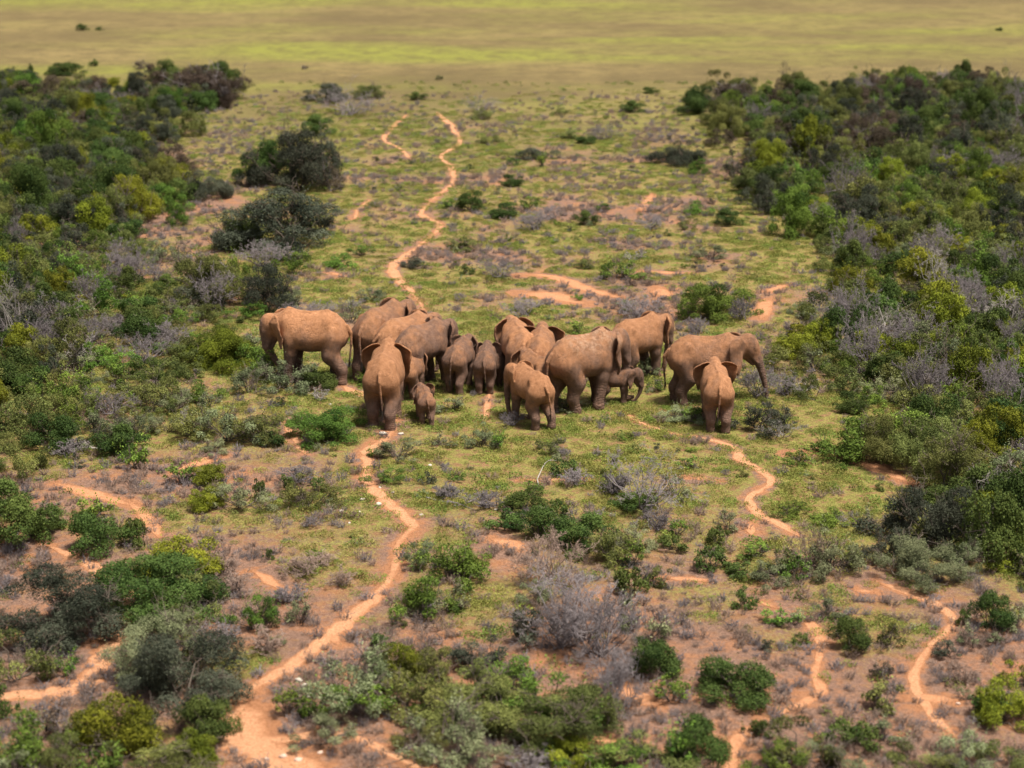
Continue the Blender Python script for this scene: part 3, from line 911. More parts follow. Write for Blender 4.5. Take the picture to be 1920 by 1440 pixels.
def twig_meshes(W, H, seed, mat, dead=False):
    """a leafless dry shrub: a fan of stems, and a crown of fine twigs"""
    r = np.random.default_rng(seed)
    ns = 22 if not dead else 10
    ph = r.uniform(0, 2 * math.pi, ns); rr = np.sqrt(r.random(ns))
    E = np.stack([rr * np.cos(ph) * W / 2, rr * np.sin(ph) * W / 2, (.25 + .75 * np.sqrt(np.clip(1 - rr ** 2 * .8, 0, 1)) * r.uniform(.6, 1.05, ns)) * H], 1)
    S = np.concatenate([r.normal(0, .06 * W, (ns, 2)), np.full((ns, 1), -.05)], 1)
    rad = (.008 + .006 * W) * (1.5 if dead else 1)
    s0 = branching(r, S, E, rad, .09, 0)
    stem = mesh_np('dry_stem', *tubes(s0, 4), mat)
    s1 = branching(r, S + (E - S) * .35, E + r.normal(0, .08 * W, E.shape), rad * .55, .10, 3, 5 if not dead else 4, .42)
    n0 = ns * 3
    a, b, ra, rb = [x[n0:] for x in s1]
    ra = np.maximum(ra, .0045 if not dead else .006); rb = np.maximum(rb, .0035 if not dead else .004)
    V, F = tubes([a, b, ra, rb], 3)
    V[:, 2] = np.maximum(V[:, 2], -.03)
    return mesh_np('dry_twigs', V, F, mat), stem

# prototypes: for each kind a few shapes in three sizes, shared by every copy
SIZES = {'s': (.75, .55), 'm': (1.7, 1.15), 'l': (3.4, 2.1)}
PROTO = {}
def proto(kind, size, var):
    key = (kind, size, var)
    if key in PROTO: return PROTO[key]
    W, H = SIZES[size]
    seed = sum(ord(c) for c in kind) * 31 + 'sml'.index(size) * 7 + var * 101
    if kind == 'dry': m = twig_meshes(W, H, seed, M_TWIG)
    elif kind == 'dryb': m = twig_meshes(W, H, seed, M_TWIGB)
    elif kind == 'dead': m = twig_meshes(W, H, seed, M_DEAD, True)
    else: m = shrub_meshes(kind, W, H, seed)
    PROTO[key] = m
    return m

NVAR = 3
NAME = {'dry': 'dry_bush', 'dryb': 'dry_bush', 'dead': 'dead_bush', 'dark': 'evergreen_bush', 'slate': 'evergreen_bush', 'olive': 'olive_bush', 'bright': 'green_bush',
        'yellow': 'lime_bush', 'sage': 'grey_bush', 'brown': 'brown_bush'}
def shrub(x, y, w, h, kind, label, cat='bush', group=None, name=None):
    if kind == 'slate': w = w * 1.08
    size = 's' if w < 1.12 else ('m' if w < 2.4 else 'l')
    W, H = SIZES[size]
    fol, stem = proto(kind, size, int(rng.integers(NVAR)))
    o = bpy.data.objects.new(name or NAME[kind], None)
    COL.objects.link(o)
    o.empty_display_size = .2
    o.location = (x, y, gz1(x, y) - .01)
    o.rotation_euler = (0, 0, rng.uniform(0, 6.28))
    k = rng.uniform(.92, 1.08)
    o.scale = (w / W * k, w / W / k, h / H)
    link('twigs' if kind in ('dry', 'dryb', 'dead') else 'foliage', fol, o)
    link('stem', stem, o)
    tag(o, label, cat, group)
    return o
# ------------------------------------------------------------------ bushes read off the photograph
# base x, base y, width, height (pixels of the 1920 wide photograph), kind, label (None: made from kind and neighbour)
BUSHES = [
 (222, 1402, 138, 108, 'yellow', 'round yellow-green bush, mossy looking, standing before a tangle of olive bushes'),
 (300, 1255, 190, 105, 'sage', 'wide grey-green bush with pale dead twigs between two sandy trails'),
 (335, 1335, 200, 140, 'slate', 'tall dark tangled bush directly above the round yellow-green bush'),
 (385, 1385, 105, 80, 'dark', 'dark green bush at the edge of the trail fork'),
 (338, 1088, 132, 88, 'yellow', 'yellow-green rounded crown topping the big mixed bush between the trails'),
 (300, 1150, 190, 112, 'dark', 'broad green bush under the yellow-green crown, between the sandy trails'),
 (360, 1160, 110, 80, 'olive', None), (285, 1142, 52, 62, 'yellow', 'small yellow bush leaning against the broad green bush'),
 (340, 1142, 46, 42, 'yellow', None), (332, 1192, 90, 60, 'sage', None), (350, 1240, 60, 60, 'olive', None),
 (85, 1190, 195, 130, 'slate', 'broad blackish-green bush beside the curving sandy trail'),
 (150, 1200, 110, 70, 'slate', None), (28, 1278, 105, 105, 'olive', 'dense olive bush with bright tips beside the wide sandy trail bend'),
 (130, 1262, 46, 48, 'bright', 'small vivid green bush at the margin of the wide sandy trail'),
 (188, 1032, 108, 82, 'dark', 'dark green dome of a bush with pale spiky shoots on top'), (250, 1024, 52, 62, 'dark', None),
 (180, 968, 64, 48, 'bright', 'small bright leafy bush in the red soil beside the dense thicket'), (95, 988, 74, 48, 'dark', None), (150, 985, 40, 40, 'dark', None),
 (382, 954, 74, 48, 'yellow', 'low bright yellow-green cushion bush among grey shrubs'), (450, 952, 95, 62, 'sage', None),
 (402, 906, 84, 46, 'yellow', None), (485, 936, 26, 46, 'dark', None), (340, 905, 60, 40, 'bright', None),
 (580, 952, 92, 68, 'olive', None), (540, 922, 30, 38, 'dark', None), (598, 925, 30, 40, 'dark', None),
 (474, 1188, 72, 76, 'bright', 'bright green upright bush alone among brown dry shrublets'), (500, 1175, 50, 50, 'olive', None),
 (565, 1176, 46, 52, 'sage', None), (504, 1052, 17, 26, 'dark', 'tiny dark green shrub alone on brown ground'),
 (540, 1342, 56, 44, 'bright', None), (582, 1352, 60, 46, 'bright', None), (600, 1345, 40, 40, 'bright', None), (610, 1398, 110, 40, 'sage', None),
 (112, 1374, 76, 62, 'brown', None), (55, 1425, 120, 92, 'bright', None), (5, 1345, 46, 60, 'dark', None), (110, 1440, 90, 70, 'olive', None), (20, 1460, 110, 60, 'sage', None),
 (362, 1428, 80, 62, 'yellow', None), (270, 1452, 140, 64, 'olive', None), (190, 1455, 80, 60, 'bright', None), (330, 1470, 110, 60, 'olive', None),
 (845, 1100, 120, 82, 'bright', 'vivid green feathery bush beside the winding sandy trail'), (798, 1068, 80, 52, 'sage', None), (880, 1080, 70, 50, 'bright', None),
 (796, 1165, 102, 88, 'bright', 'dark-hearted green bush with arching pale shoots beside the sandy trail'), (840, 1150, 60, 50, 'sage', None),
 (712, 1218, 42, 30, 'dark', None), (660, 1338, 150, 135, 'sage', 'large grey-green bush at the head of the long bush row near the trail'),
 (752, 1300, 100, 90, 'yellow', None), (805, 1288, 90, 72, 'olive', None), (705, 1352, 130, 76, 'bright', None), (795, 1350, 120, 90, 'olive', None),
 (905, 1258, 104, 64, 'slate', 'grey dark dome bush behind the long row of olive bushes'), (880, 1335, 120, 90, 'olive', None), (935, 1372, 190, 110, 'olive', None),
 (1030, 1360, 160, 120, 'bright', None), (1060, 1398, 190, 110, 'olive', 'broad green thicket bush ending the long bush row'), (960, 1300, 110, 70, 'bright', None), (1110, 1370, 80, 90, 'olive', None),
 (838, 1436, 165, 125, 'sage', 'pale grey-green bush beyond the sandy trail fork'), (900, 1455, 110, 60, 'sage', None), (790, 1420, 80, 60, 'olive', None),
 (1060, 1436, 110, 42, 'yellow', None), (1130, 1450, 130, 60, 'bright', None), (1215, 1455, 140, 80, 'olive', None), (1000, 1450, 70, 36, 'dry', None),
 (1075, 1212, 200, 118, 'dry', 'largest purple-grey leafless bush, a haze of fine twigs'), (1128, 1240, 110, 112, 'dry', 'tall purple-grey leafless bush with dark stems at its foot'),
 (1050, 1225, 90, 80, 'dry', None), (985, 1216, 62, 66, 'slate', 'round slate-green bush against the largest purple-grey leafless bush'), (1165, 1200, 60, 70, 'sage', None), (1015, 1140, 70, 60, 'sage', None),
 (1035, 1106, 105, 92, 'dryb', 'brownish dry bush behind the largest purple-grey leafless bush'),
 (1222, 1280, 96, 82, 'dark', 'compact dark green bush alone beside the purple-grey leafless bush'), (1225, 1228, 60, 55, 'sage', None), (1255, 1322, 62, 48, 'bright', None), (1150, 1290, 100, 60, 'dry', None),
 (1182, 1128, 58, 64, 'dark', 'airy dark bush with visible stems near the purple-grey leafless bush'), (1240, 1102, 48, 38, 'olive', None), (1160, 1340, 80, 80, 'dry', None),
 (982, 966, 76, 54, 'dark', 'dark green bush at the top of the diagonal row of dark bushes'), (955, 1002, 66, 46, 'dark', None), (1015, 1018, 92, 66, 'dark', None), (1044, 978, 36, 50, 'dark', None),
 (1100, 1042, 112, 76, 'dark', 'largest dark green bush of the diagonal row'), (1142, 1068, 84, 72, 'olive', None), (1190, 1038, 84, 58, 'sage', None), (1185, 1070, 50, 50, 'bright', None),
 (1060, 897, 50, 40, 'dark', None), (1080, 915, 50, 30, 'dry', None), (1000, 935, 40, 30, 'bright', None),
 (1205, 960, 165, 92, 'dry', 'wide grey twiggy bush standing alone in front of the mud-backed elephant'), (1185, 962, 74, 40, 'dark', None), (1150, 930, 60, 40, 'dry', None), (1265, 940, 50, 50, 'sage', None),
 (1262, 1038, 50, 40, 'dark', None), (1230, 1000, 50, 40, 'dry', None), (1270, 1010, 40, 30, 'bright', None),
 (900, 840, 64, 60, 'sage', 'soft grey-green bush in the open in front of the slim young elephant'), (935, 845, 40, 30, 'bright', None), (828, 838, 46, 24, 'sage', None), (960, 800, 40, 26, 'dry', None),
 (252, 880, 56, 62, 'bright', 'small fan-shaped bush with visible stems beside a dark bush'), (228, 852, 86, 62, 'dark', None), (215, 830, 60, 50, 'slate', None),
 (618, 826, 138, 58, 'bright', 'low wide bright green bush in front of the browsing elephant'), (580, 800, 60, 34, 'bright', None),
 (722, 910, 64, 32, 'bright', None), (786, 906, 24, 18, 'bright', None), (745, 860, 90, 26, 'sage', None), (700, 860, 30, 22, 'bright', None),
 (425, 830, 100, 84, 'sage', None), (480, 832, 110, 62, 'olive', None), (515, 838, 40, 34, 'dark', None), (400, 850, 60, 40, 'sage', None),
 (545, 736, 110, 78, 'sage', 'grey-green bush hiding the front feet of the browsing elephant'), (592, 732, 74, 48, 'dark', 'low dark green bush at the feet of the browsing elephant'), (500, 715, 90, 60, 'sage', None),
 (470, 740, 80, 60, 'sage', None), (560, 700, 60, 40, 'sage', None),
 (412, 692, 120, 78, 'yellow', 'lime green bush in front of the browsing elephant\'s head'), (465, 690, 80, 50, 'bright', None), (360, 660, 60, 40, 'bright', None), (480, 660, 50, 40, 'sage', None),
 (392, 578, 128, 110, 'olive', 'tall yellow-green bush with a dark hollow heart behind the browsing elephant'), (385, 582, 84, 70, 'slate', None), (440, 560, 50, 80, 'bright', None),
 (500, 592, 104, 92, 'slate', 'grey bush behind the browsing elephant'), (540, 585, 60, 50, 'sage', None), (552, 516, 64, 52, 'bright', None), (490, 505, 80, 48, 'dry', None), (585, 600, 70, 30, 'dry', None), (650, 585, 50, 26, 'dry', None),
 (610, 610, 60, 30, 'sage', None), (660, 610, 40, 40, 'sage', None),
 (530, 468, 205, 118, 'slate', 'biggest blackish domed bush beside the trail beyond the herd'), (450, 465, 90, 60, 'dark', None), (600, 440, 70, 60, 'slate', None),
 (560, 360, 150, 118, 'slate', 'tall blackish bush behind the biggest domed bush'), (500, 345, 90, 80, 'dark', None), (610, 330, 60, 80, 'slate', None), (595, 255, 60, 40, 'dark', None), (620, 360, 50, 50, 'brown', None),
 (328, 422, 46, 54, 'bright', 'small vivid green bush at the thicket edge beyond the herd'), (242, 418, 104, 96, 'yellow', 'large yellow-green dome in the thicket beyond the browsing elephant'),
 (290, 400, 60, 50, 'olive', None), (385, 195, 130, 82, 'brown', 'tallest dark brown bush at the edge of the plain'), (425, 205, 60, 60, 'brown', None), (345, 200, 90, 50, 'olive', None),
 (618, 192, 76, 24, 'slate', None), (650, 218, 100, 28, 'dry', None), (690, 185, 60, 14, 'olive', None), (780, 188, 36, 10, 'dark', None), (900, 210, 60, 20, 'dry', None), (905, 222, 50, 14, 'olive', None),
 (153, 57, 26, 12, 'dark', 'dark bush alone far out on the plain'), (187, 57, 16, 9, 'dark', 'smaller dark bush beside the lone one on the plain'),
 (570, 130, 14, 8, 'brown', None), 
 (1875, 58, 18, 7, 'dark', None), 
 (820, 150, 18, 7, 'olive', None), 
 (120, 142, 56, 26, 'dark', None), (178, 125, 20, 16, 'dark', None), (22, 145, 22, 22, 'dark', None), (58, 140, 14, 22, 'dark', None), (50, 155, 50, 22, 'slate', None), (265, 130, 30, 18, 'brown', None),
 (1342, 597, 118, 80, 'bright', 'dark green pointed dome bush standing alone behind the side-view elephant'), (1300, 590, 50, 40, 'bright', None), (1390, 600, 46, 36, 'dry', None), (1310, 620, 40, 26, 'dry', None),
 (1420, 805, 100, 58, 'slate', 'dark bush at the feet of the young elephant with spread ears'), (1470, 800, 40, 36, 'slate', None), (1466, 818, 66, 32, 'dead', 'low silvery grey cushion of dead twigs beside the dark bush'),
 (1280, 792, 84, 44, 'sage', 'low green bush between the side-view elephant and the orange trail'), (1300, 790, 50, 30, 'bright', None),
 (1425, 750, 70, 60, 'dry', 'dry grey bush the side-view elephant reaches into'), (1470, 745, 60, 44, 'dry', None), (1500, 740, 50, 30, 'dead', None),
 (1600, 862, 120, 84, 'bright', 'broad feathery green bush at the clearing edge, darkest in its middle'), (1660, 868, 130, 100, 'olive', None), (1580, 855, 70, 50, 'bright', None), (1740, 880, 140, 110, 'olive', None),
 (1780, 920, 140, 120, 'olive', None), (1700, 830, 120, 70, 'bright', None), (1640, 815, 90, 50, 'bright', None),
 (1690, 1010, 130, 100, 'slate', 'blackish bush at the foot of the thicket, edge of the red soil'), (1780, 1030, 150, 130, 'slate', None), (1720, 1086, 160, 74, 'sage', 'wide grey bush under the blackish bush'), (1800, 1065, 90, 80, 'sage', None),
 (1860, 1062, 120, 150, 'dark', None), (1660, 1060, 80, 70, 'slate', None), (1640, 1000, 60, 40, 'sage', None), (1880, 1065, 60, 30, 'yellow', None), (1910, 1000, 100, 120, 'dark', None),
 (1545, 1086, 112, 108, 'sage', 'tall airy grey-green bush with brown heart, standing alone on red soil'), (1520, 1075, 70, 70, 'dryb', None), (1585, 1070, 50, 50, 'olive', None),
 (1342, 1030, 46, 48, 'dark', None), (1338, 1074, 60, 56, 'dark', 'dark spindly bush with two tiers of leaves'), (1360, 1000, 50, 40, 'sage', None),
 (1440, 1098, 90, 58, 'sage', None), (1492, 1096, 48, 48, 'bright', None), (1465, 1080, 50, 50, 'olive', None), (1390, 1086, 50, 34, 'dark', None), (1370, 1075, 20, 20, 'dark', None),
 (1396, 1146, 38, 44, 'dark', None), (1465, 1176, 66, 30, 'bright', None), (1500, 1170, 40, 26, 'sage', None), (1555, 1162, 42, 40, 'sage', None), (1592, 1218, 76, 62, 'dark', 'dark green bush with a side branch between the two red trails'),
 (1503, 1212, 28, 28, 'dark', None), (1665, 1218, 46, 52, 'olive', None), (1415, 1048, 60, 24, 'bright', None),
 (1375, 1318, 122, 78, 'dark', 'wide dark green bush alone on red soil beside the faint red trail'), (1345, 1290, 60, 50, 'dark', None), (1662, 1332, 68, 56, 'olive', 'dark olive bush beside the curved red trail'), (1655, 1272, 44, 38, 'brown', None),
 (1858, 1182, 78, 70, 'dark', 'dark upright bush beside the bend of the curved red trail'), (1805, 1178, 20, 44, 'dark', None), (1772, 1232, 46, 30, 'slate', None), (1830, 1215, 60, 40, 'sage', None), (1900, 1180, 50, 40, 'sage', None),
 (1878, 1352, 96, 84, 'yellow', 'dark round bush with yellow-green top beside its smaller twin'), (1912, 1284, 56, 54, 'yellow', None), (1860, 1345, 70, 60, 'dark', None),
 (1578, 1402, 60, 58, 'dark', None), (1625, 1408, 66, 56, 'dark', None), (1500, 1430, 110, 82, 'olive', None), (1312, 1438, 100, 98, 'dark', 'dark bush with light green face above the pale sandy hollow'), (1275, 1440, 70, 70, 'bright', None),
 (1450, 1450, 90, 60, 'bright', None), (1800, 1450, 130, 86, 'sage', None), (1880, 1455, 110, 70, 'olive', None), (1730, 1455, 110, 60, 'olive', None), (1660, 1395, 50, 40, 'sage', None), (1560, 1460, 110, 50, 'sage', None),
 (1808, 1312, 30, 26, 'sage', None), (1420, 1385, 40, 40, 'dark', None),
 (882, 402, 46, 44, 'dark', 'darkest round bush beside the trail beyond the herd'), (842, 396, 34, 24, 'bright', None), (946, 412, 56, 34, 'dark', None), (986, 398, 50, 34, 'bright', None), (958, 352, 42, 28, 'dark', None),
 (1008, 298, 56, 28, 'slate', None), (1016, 314, 32, 24, 'bright', None), (962, 312, 28, 20, 'dark', None), (918, 268, 44, 24, 'olive', None), (1032, 416, 54, 22, 'dry', None), (1098, 424, 44, 30, 'dark', None),
 (1068, 260, 40, 14, 'olive', None), (1100, 268, 36, 12, 'dark', None), (1186, 210, 46, 24, 'dark', None), (1130, 260, 50, 14, 'dry', None), (1050, 215, 36, 12, 'olive', None), (1220, 175, 30, 8, 'dark', None),
 (1272, 312, 78, 58, 'slate', 'dark grey dome bush at the end of the far thicket'), (1310, 332, 44, 36, 'bright', None), (1385, 346, 66, 72, 'slate', None), (1440, 376, 84, 62, 'dark', 'blackish bush jutting into the clearing from the far thicket'), (1495, 372, 60, 50, 'dark', None), (1500, 300, 80, 60, 'brown', None),
 (1310, 215, 80, 52, 'dark', None), (1375, 205, 90, 60, 'brown', None), (1340, 235, 60, 40, 'olive', None),
 (774, 502, 44, 18, 'slate', None), (876, 514, 28, 22, 'dark', None), (1170, 524, 90, 28, 'bright', None), (1188, 492, 40, 22, 'dead', None), (1085, 558, 30, 14, 'bright', None), (940, 520, 70, 20, 'dry', None),
 (1212, 402, 40, 18, 'dry', None), (1306, 404, 46, 30, 'bright', None), (1362, 424, 54, 34, 'dark', None), (1330, 486, 70, 32, 'sage', None), (1222, 432, 56, 28, 'dry', None), (1000, 436, 70, 22, 'dry', None), (1290, 430, 40, 26, 'olive', None), (1130, 400, 30, 20, 'dark', None),
 (1195, 592, 80, 34, 'dry', 'pale dry shrub behind the red-brown elephant'), (1170, 580, 40, 24, 'sage', None), (1210, 706, 54, 44, 'sage', 'small grey bush at the front feet of the red-brown elephant'), (1230, 730, 40, 26, 'bright', None),
 (870, 470, 60, 16, 'olive', None), (680, 480, 50, 24, 'bright', None), (640, 500, 60, 24, 'bright', None), (700, 560, 60, 14, 'sage', None), (980, 590, 70, 24, 'dry', None), (1100, 500, 40, 16, 'olive', None), (1080, 625, 40, 26, 'bright', None),
 (600, 752, 36, 24, 'dead', 'small cushion of bleached twigs beside the trodden sand'), (330, 770, 70, 50, 'sage', None), (845, 770, 50, 22, 'sage', None), (855, 905, 40, 18, 'bright', None), (1060, 770, 60, 26, 'sage', None), (680, 720, 40, 20, 'bright', None),
 (1030, 850, 60, 18, 'olive', None), (1290, 880, 44, 22, 'bright', None), (840, 938, 54, 22, 'dry', None), (910, 955, 60, 22, 'dry', None), (560, 905, 60, 26, 'dry', None), (1500, 870, 60, 24, 'bright', None), (1560, 985, 70, 30, 'bright', None), (1480, 970, 70, 26, 'bright', None),
 (640, 1100, 50, 26, 'dryb', None), (560, 1080, 60, 30, 'dryb', None), (600, 1060, 50, 24, 'dryb', None), (430, 1120, 60, 40, 'dryb', None), (420, 1080, 50, 36, 'dryb', None), (540, 1130, 60, 36, 'dry', None), (420, 1215, 60, 40, 'dry', None), (500, 1225, 60, 36, 'dryb', None),
]
PHRASE = {'dark': 'dark green bush', 'slate': 'blackish grey-green bush', 'olive': 'olive green bush', 'bright': 'fresh green bush', 'yellow': 'yellow-green bush',
          'sage': 'pale grey-green bush', 'brown': 'dark brownish bush', 'dry': 'leafless grey bush', 'dryb': 'leafless brown bush', 'dead': 'bleached dead bush'}
MARKS = [((222, 1380), 'the round yellow-green bush'), ((300, 1120), 'the big mixed bush between trails'), ((85, 1150), 'the broad blackish bush by the sandy trail'),
 ((188, 1000), 'the dark dome with pale shoots'), ((400, 930), 'the yellow-green cushion bush'), ((474, 1180), 'the bright upright bush on dry ground'), ((540, 1345), 'the sandy trail fork'),
 ((820, 1110), 'the vivid feathery bush by the trail'), ((900, 1320), 'the long row of olive bushes'), ((1080, 1180), 'the largest purple-grey leafless bush'), ((1222, 1270), 'the compact dark bush'),
 ((1060, 1020), 'the diagonal row of dark bushes'), ((1210, 940), 'the wide grey twiggy bush'), ((900, 830), 'the slim young elephant\'s clearing'), ((240, 860), 'the fan-shaped bush by the thicket'),
 ((618, 815), 'the low wide bright bush'), ((450, 810), 'the dead pale stump'), ((545, 720), 'the feet of the browsing elephant'), ((410, 670), 'the lime green bush'), ((420, 570), 'the bush with the dark heart'),
 ((530, 440), 'the biggest blackish domed bush'), ((560, 340), 'the tall blackish bush beyond the herd'), ((385, 190), 'the brown bush at the plain\'s edge'), ((700, 200), 'the faint trail by the plain'),
 ((1342, 580), 'the pointed dome bush'), ((1430, 800), 'the young elephant with spread ears'), ((1425, 740), 'the side-view elephant\'s trunk'), ((1640, 850), 'the broad feathery bush at the clearing edge'),
 ((1730, 1040), 'the blackish bush at the thicket foot'), ((1545, 1060), 'the airy bush on red soil'), ((1338, 1050), 'the two-tiered spindly bush'), ((1470, 1150), 'the faint red trail'), ((1592, 1205), 'the bush between two red trails'),
 ((1375, 1300), 'the wide dark bush on red soil'), ((1660, 1310), 'the curved red trail'), ((1858, 1170), 'the bend of the curved red trail'), ((1880, 1340), 'the dark round bush with yellow-green top'),
 ((1600, 1400), 'the end of the faint red trail'), ((1312, 1420), 'the pale sandy hollow'), ((1830, 1440), 'the end of the curved red trail'), ((882, 390), 'the darkest round bush by the far trail'), ((1000, 330), 'the far trail in the clearing'),
 ((1272, 300), 'the end of the far thicket'), ((1440, 370), 'the blackish bush jutting into the clearing'), ((1200, 500), 'the bare red patches beyond the herd'), ((1200, 690), 'the red-brown elephant'),
 ((700, 520), 'the trail just beyond the herd'), ((980, 570), 'the elephant with the wide ear'), ((730, 880), 'the white stones on the trail'), ((1050, 860), 'the orange elephant with dangling trunk'), ((1480, 900), 'the narrow orange trail'), ((600, 1080), 'the brown dry shrublets'), ((100, 130), 'the far end of the dense thicket'), ((170, 60), 'the lone bush on the plain'), ((600, 100), 'the greenest strip of the plain'), ((1100, 90), 'the open middle of the plain'), ((1600, 60), 'the plain behind the side-view elephant\'s thicket')]

def auto_label(px, py, w, h, kind):
    hm = h / scale_at(py)
    size = 'tiny' if hm < .35 else ('small' if hm < .75 else ('middling' if hm < 1.4 else 'large'))
    d = [((px - m[0][0]) ** 2 + ((py - m[0][1]) * 2) ** 2, m[1]) for m in MARKS]
    where = min(d)[1]
    return f'{size} {PHRASE[kind]} near {where}', f'{size} {PHRASE[kind]}es near {where}'

NB = {'dark': 'dark green', 'slate': 'blackish', 'olive': 'olive', 'bright': 'fresh green', 'yellow': 'yellow-green', 'sage': 'pale grey-green', 'brown': 'brownish', 'dry': 'leafless', 'dryb': 'leafless', 'dead': 'bleached'}
def cat_of(kind):
    return NAME[kind].replace('_', ' ')

placed = []
BXY = np.array([at(b[0], b[1]) for b in BUSHES])
_auto = [auto_label(*b[:5])[0] for b in BUSHES]
for _i, (px, py, w, h, kind, lab) in enumerate(BUSHES):
    x, y = at(px, py - h * .06)
    s = scale_at(py)
    wm = w / s * (1.18 + .14 * min(max((py - 950) / 300, 0), 1))
    hm = max(h / s * (1.10 + .10 * min(max((py - 950) / 300, 0), 1)) - .10 * wm, .38 * wm)
    g = None
    if lab is None:
        lab, g = auto_label(px, py, w, h, kind)
        if _auto.count(lab) > 1:
            d = ((BXY - BXY[_i]) ** 2).sum(1); d[_i] = 1e9
            l2 = lab.replace(' near ', f" beside {NB[BUSHES[int(np.argmin(d))][4]]} one, near ", 1)
            if len(l2.split()) <= 16: lab = l2; g = l2.replace(' bush', ' bushes', 1)
    shrub(x, y, wm, hm, kind, lab, cat_of(kind), g)
    placed.append((x, y, wm / 2))

# ------------------------------------------------------------------ the two thickets
LEFT_EDGE = [(150, 440), (200, 455), (225, 360), (300, 345), (400, 340), (440, 280), (470, 250), (520, 300), (560, 470), (600, 500), (640, 470), (690, 460), (740, 480), (790, 450),
             (830, 400), (860, 210), (900, 110), (960, 85), (1000, 60), (1060, 10), (1100, -60), (1500, -300)]
RIGHT_EDGE = [(150, 1420), (185, 1350), (240, 1370), (300, 1400), (350, 1430), (400, 1460), (440, 1440), (480, 1430), (520, 1480), (580, 1480), (640, 1460), (700, 1510), (760, 1570),
              (800, 1640), (860, 1720), (900, 1790), (960, 1720), (1040, 1700), (1080, 1850), (1110, 1930), (1500, 2300)]
def thicket_side(px, py):
    le = np.interp(py, [a for a, b in LEFT_EDGE], [b for a, b in LEFT_EDGE])
    re = np.interp(py, [a for a, b in RIGHT_EDGE], [b for a, b in RIGHT_EDGE])
    return np.where((py > 166 + 22 * np.sin(px * .013)) & (py < 1300) & (px < le), -1, np.where((py > 172 + 20 * np.sin(px * .017 + 1)) & (py < 1300) & (px > re), 1, 0))

def poisson(n, lo, hi, dmin):
    """random points with a spacing, by a hash grid"""
    cell = {}
    out = []
    P = rng.uniform(lo, hi, (n, 2))
    for x, y in P:
        i, j = int(x // dmin), int(y // dmin)
        if any((x - a) ** 2 + (y - b) ** 2 < dmin * dmin for di in (-1, 0, 1) for dj in (-1, 0, 1) for a, b in cell.get((i + di, j + dj), ())):
            continue
        cell.setdefault((i, j), []).append((x, y)); out.append((x, y))
    return np.array(out)

TH = poisson(110000, (-62, 36), (62, 138), .86)
tpx, tpy = px_of(TH[:, 0], TH[:, 1])
jit = (fbm(TH[:, 0], TH[:, 1], 7.0, 201) - .5) * 260 + rng.normal(0, 28, len(TH))
side = np.where(thicket_side(tpx + jit * (tpx < 960), tpy) < 0, -1, np.where(thicket_side(tpx + jit * (tpx > 960), tpy) > 0, 1, 0))
side = np.where(rng.random(len(TH)) < np.clip((fbm(TH[:, 0], TH[:, 1], 4.0, 301) - .60) * 6, 0, .9), 0, side)
le = np.interp(tpy, [a for a, b in LEFT_EDGE], [b for a, b in LEFT_EDGE]); re = np.interp(tpy, [a for a, b in RIGHT_EDGE], [b for a, b in RIGHT_EDGE])
deep = np.where(side < 0, le - tpx, tpx - re)
keep = (side != 0) & (rng.random(len(TH)) > .7 * np.exp(-np.clip(deep, 0, 999) / 70)) & (tpx > -170) & (tpx < 2090)
TH, tpx, tpy, side = TH[keep], tpx[keep], tpy[keep], side[keep]
PL = np.array([(a, b, r) for a, b, r in placed])
dist = np.array([((PL[:, 0] - x) ** 2 + (PL[:, 1] - y) ** 2 < (PL[:, 2] * .62) ** 2).any() for x, y in TH])
gone = dist | (trail_distance(TH[:, 0], TH[:, 1]) < .35)
TH, tpx, tpy, side = TH[~gone], tpx[~gone], tpy[~gone], side[~gone]
def pick_kind(px, py, sd, x, y):
    n = vnoise(x, y, 5.0, 40 if sd < 0 else 60); u = rng.random()
    if sd < 0:
        if py < 450: tab = [('dark', .34), ('olive', .26), ('slate', .18), ('yellow', .05), ('bright', .06), ('brown', .06), ('dry', .05)]
        elif px < 110: tab = [('dark', .38), ('olive', .25), ('slate', .12), ('yellow', .12), ('dry', .13)]
        else: tab = [('sage', .28), ('olive', .26), ('bright', .14), ('dark', .10), ('dry', .12), ('slate', .05), ('yellow', .05)]
    else:
        if py < 300: tab = [('dark', .30), ('olive', .28), ('brown', .14), ('bright', .05), ('slate', .13), ('dry', .10)]
        elif py < 480: tab = [('dark', .26), ('olive', .33), ('bright', .09), ('yellow', .09), ('slate', .11), ('dry', .12)]
        else: tab = [('olive', .34), ('bright', .11), ('sage', .11), ('dark', .16), ('dry', .09), ('yellow', .11), ('slate', .08)]
    u = (u * .72 + n * .28 + .03) % 1.0
    c = 0
    for k, p in tab:
        c += p
        if u < c: return k
    return tab[0][0]

SIDE_NAME = {-1: "browsing elephant's thicket", 1: "side-view elephant's thicket"}
def depth_zone(py):
    return 'far end of' if py < 290 else ('middle of' if py < 520 else ('herd side of' if py < 780 else 'foot of'))

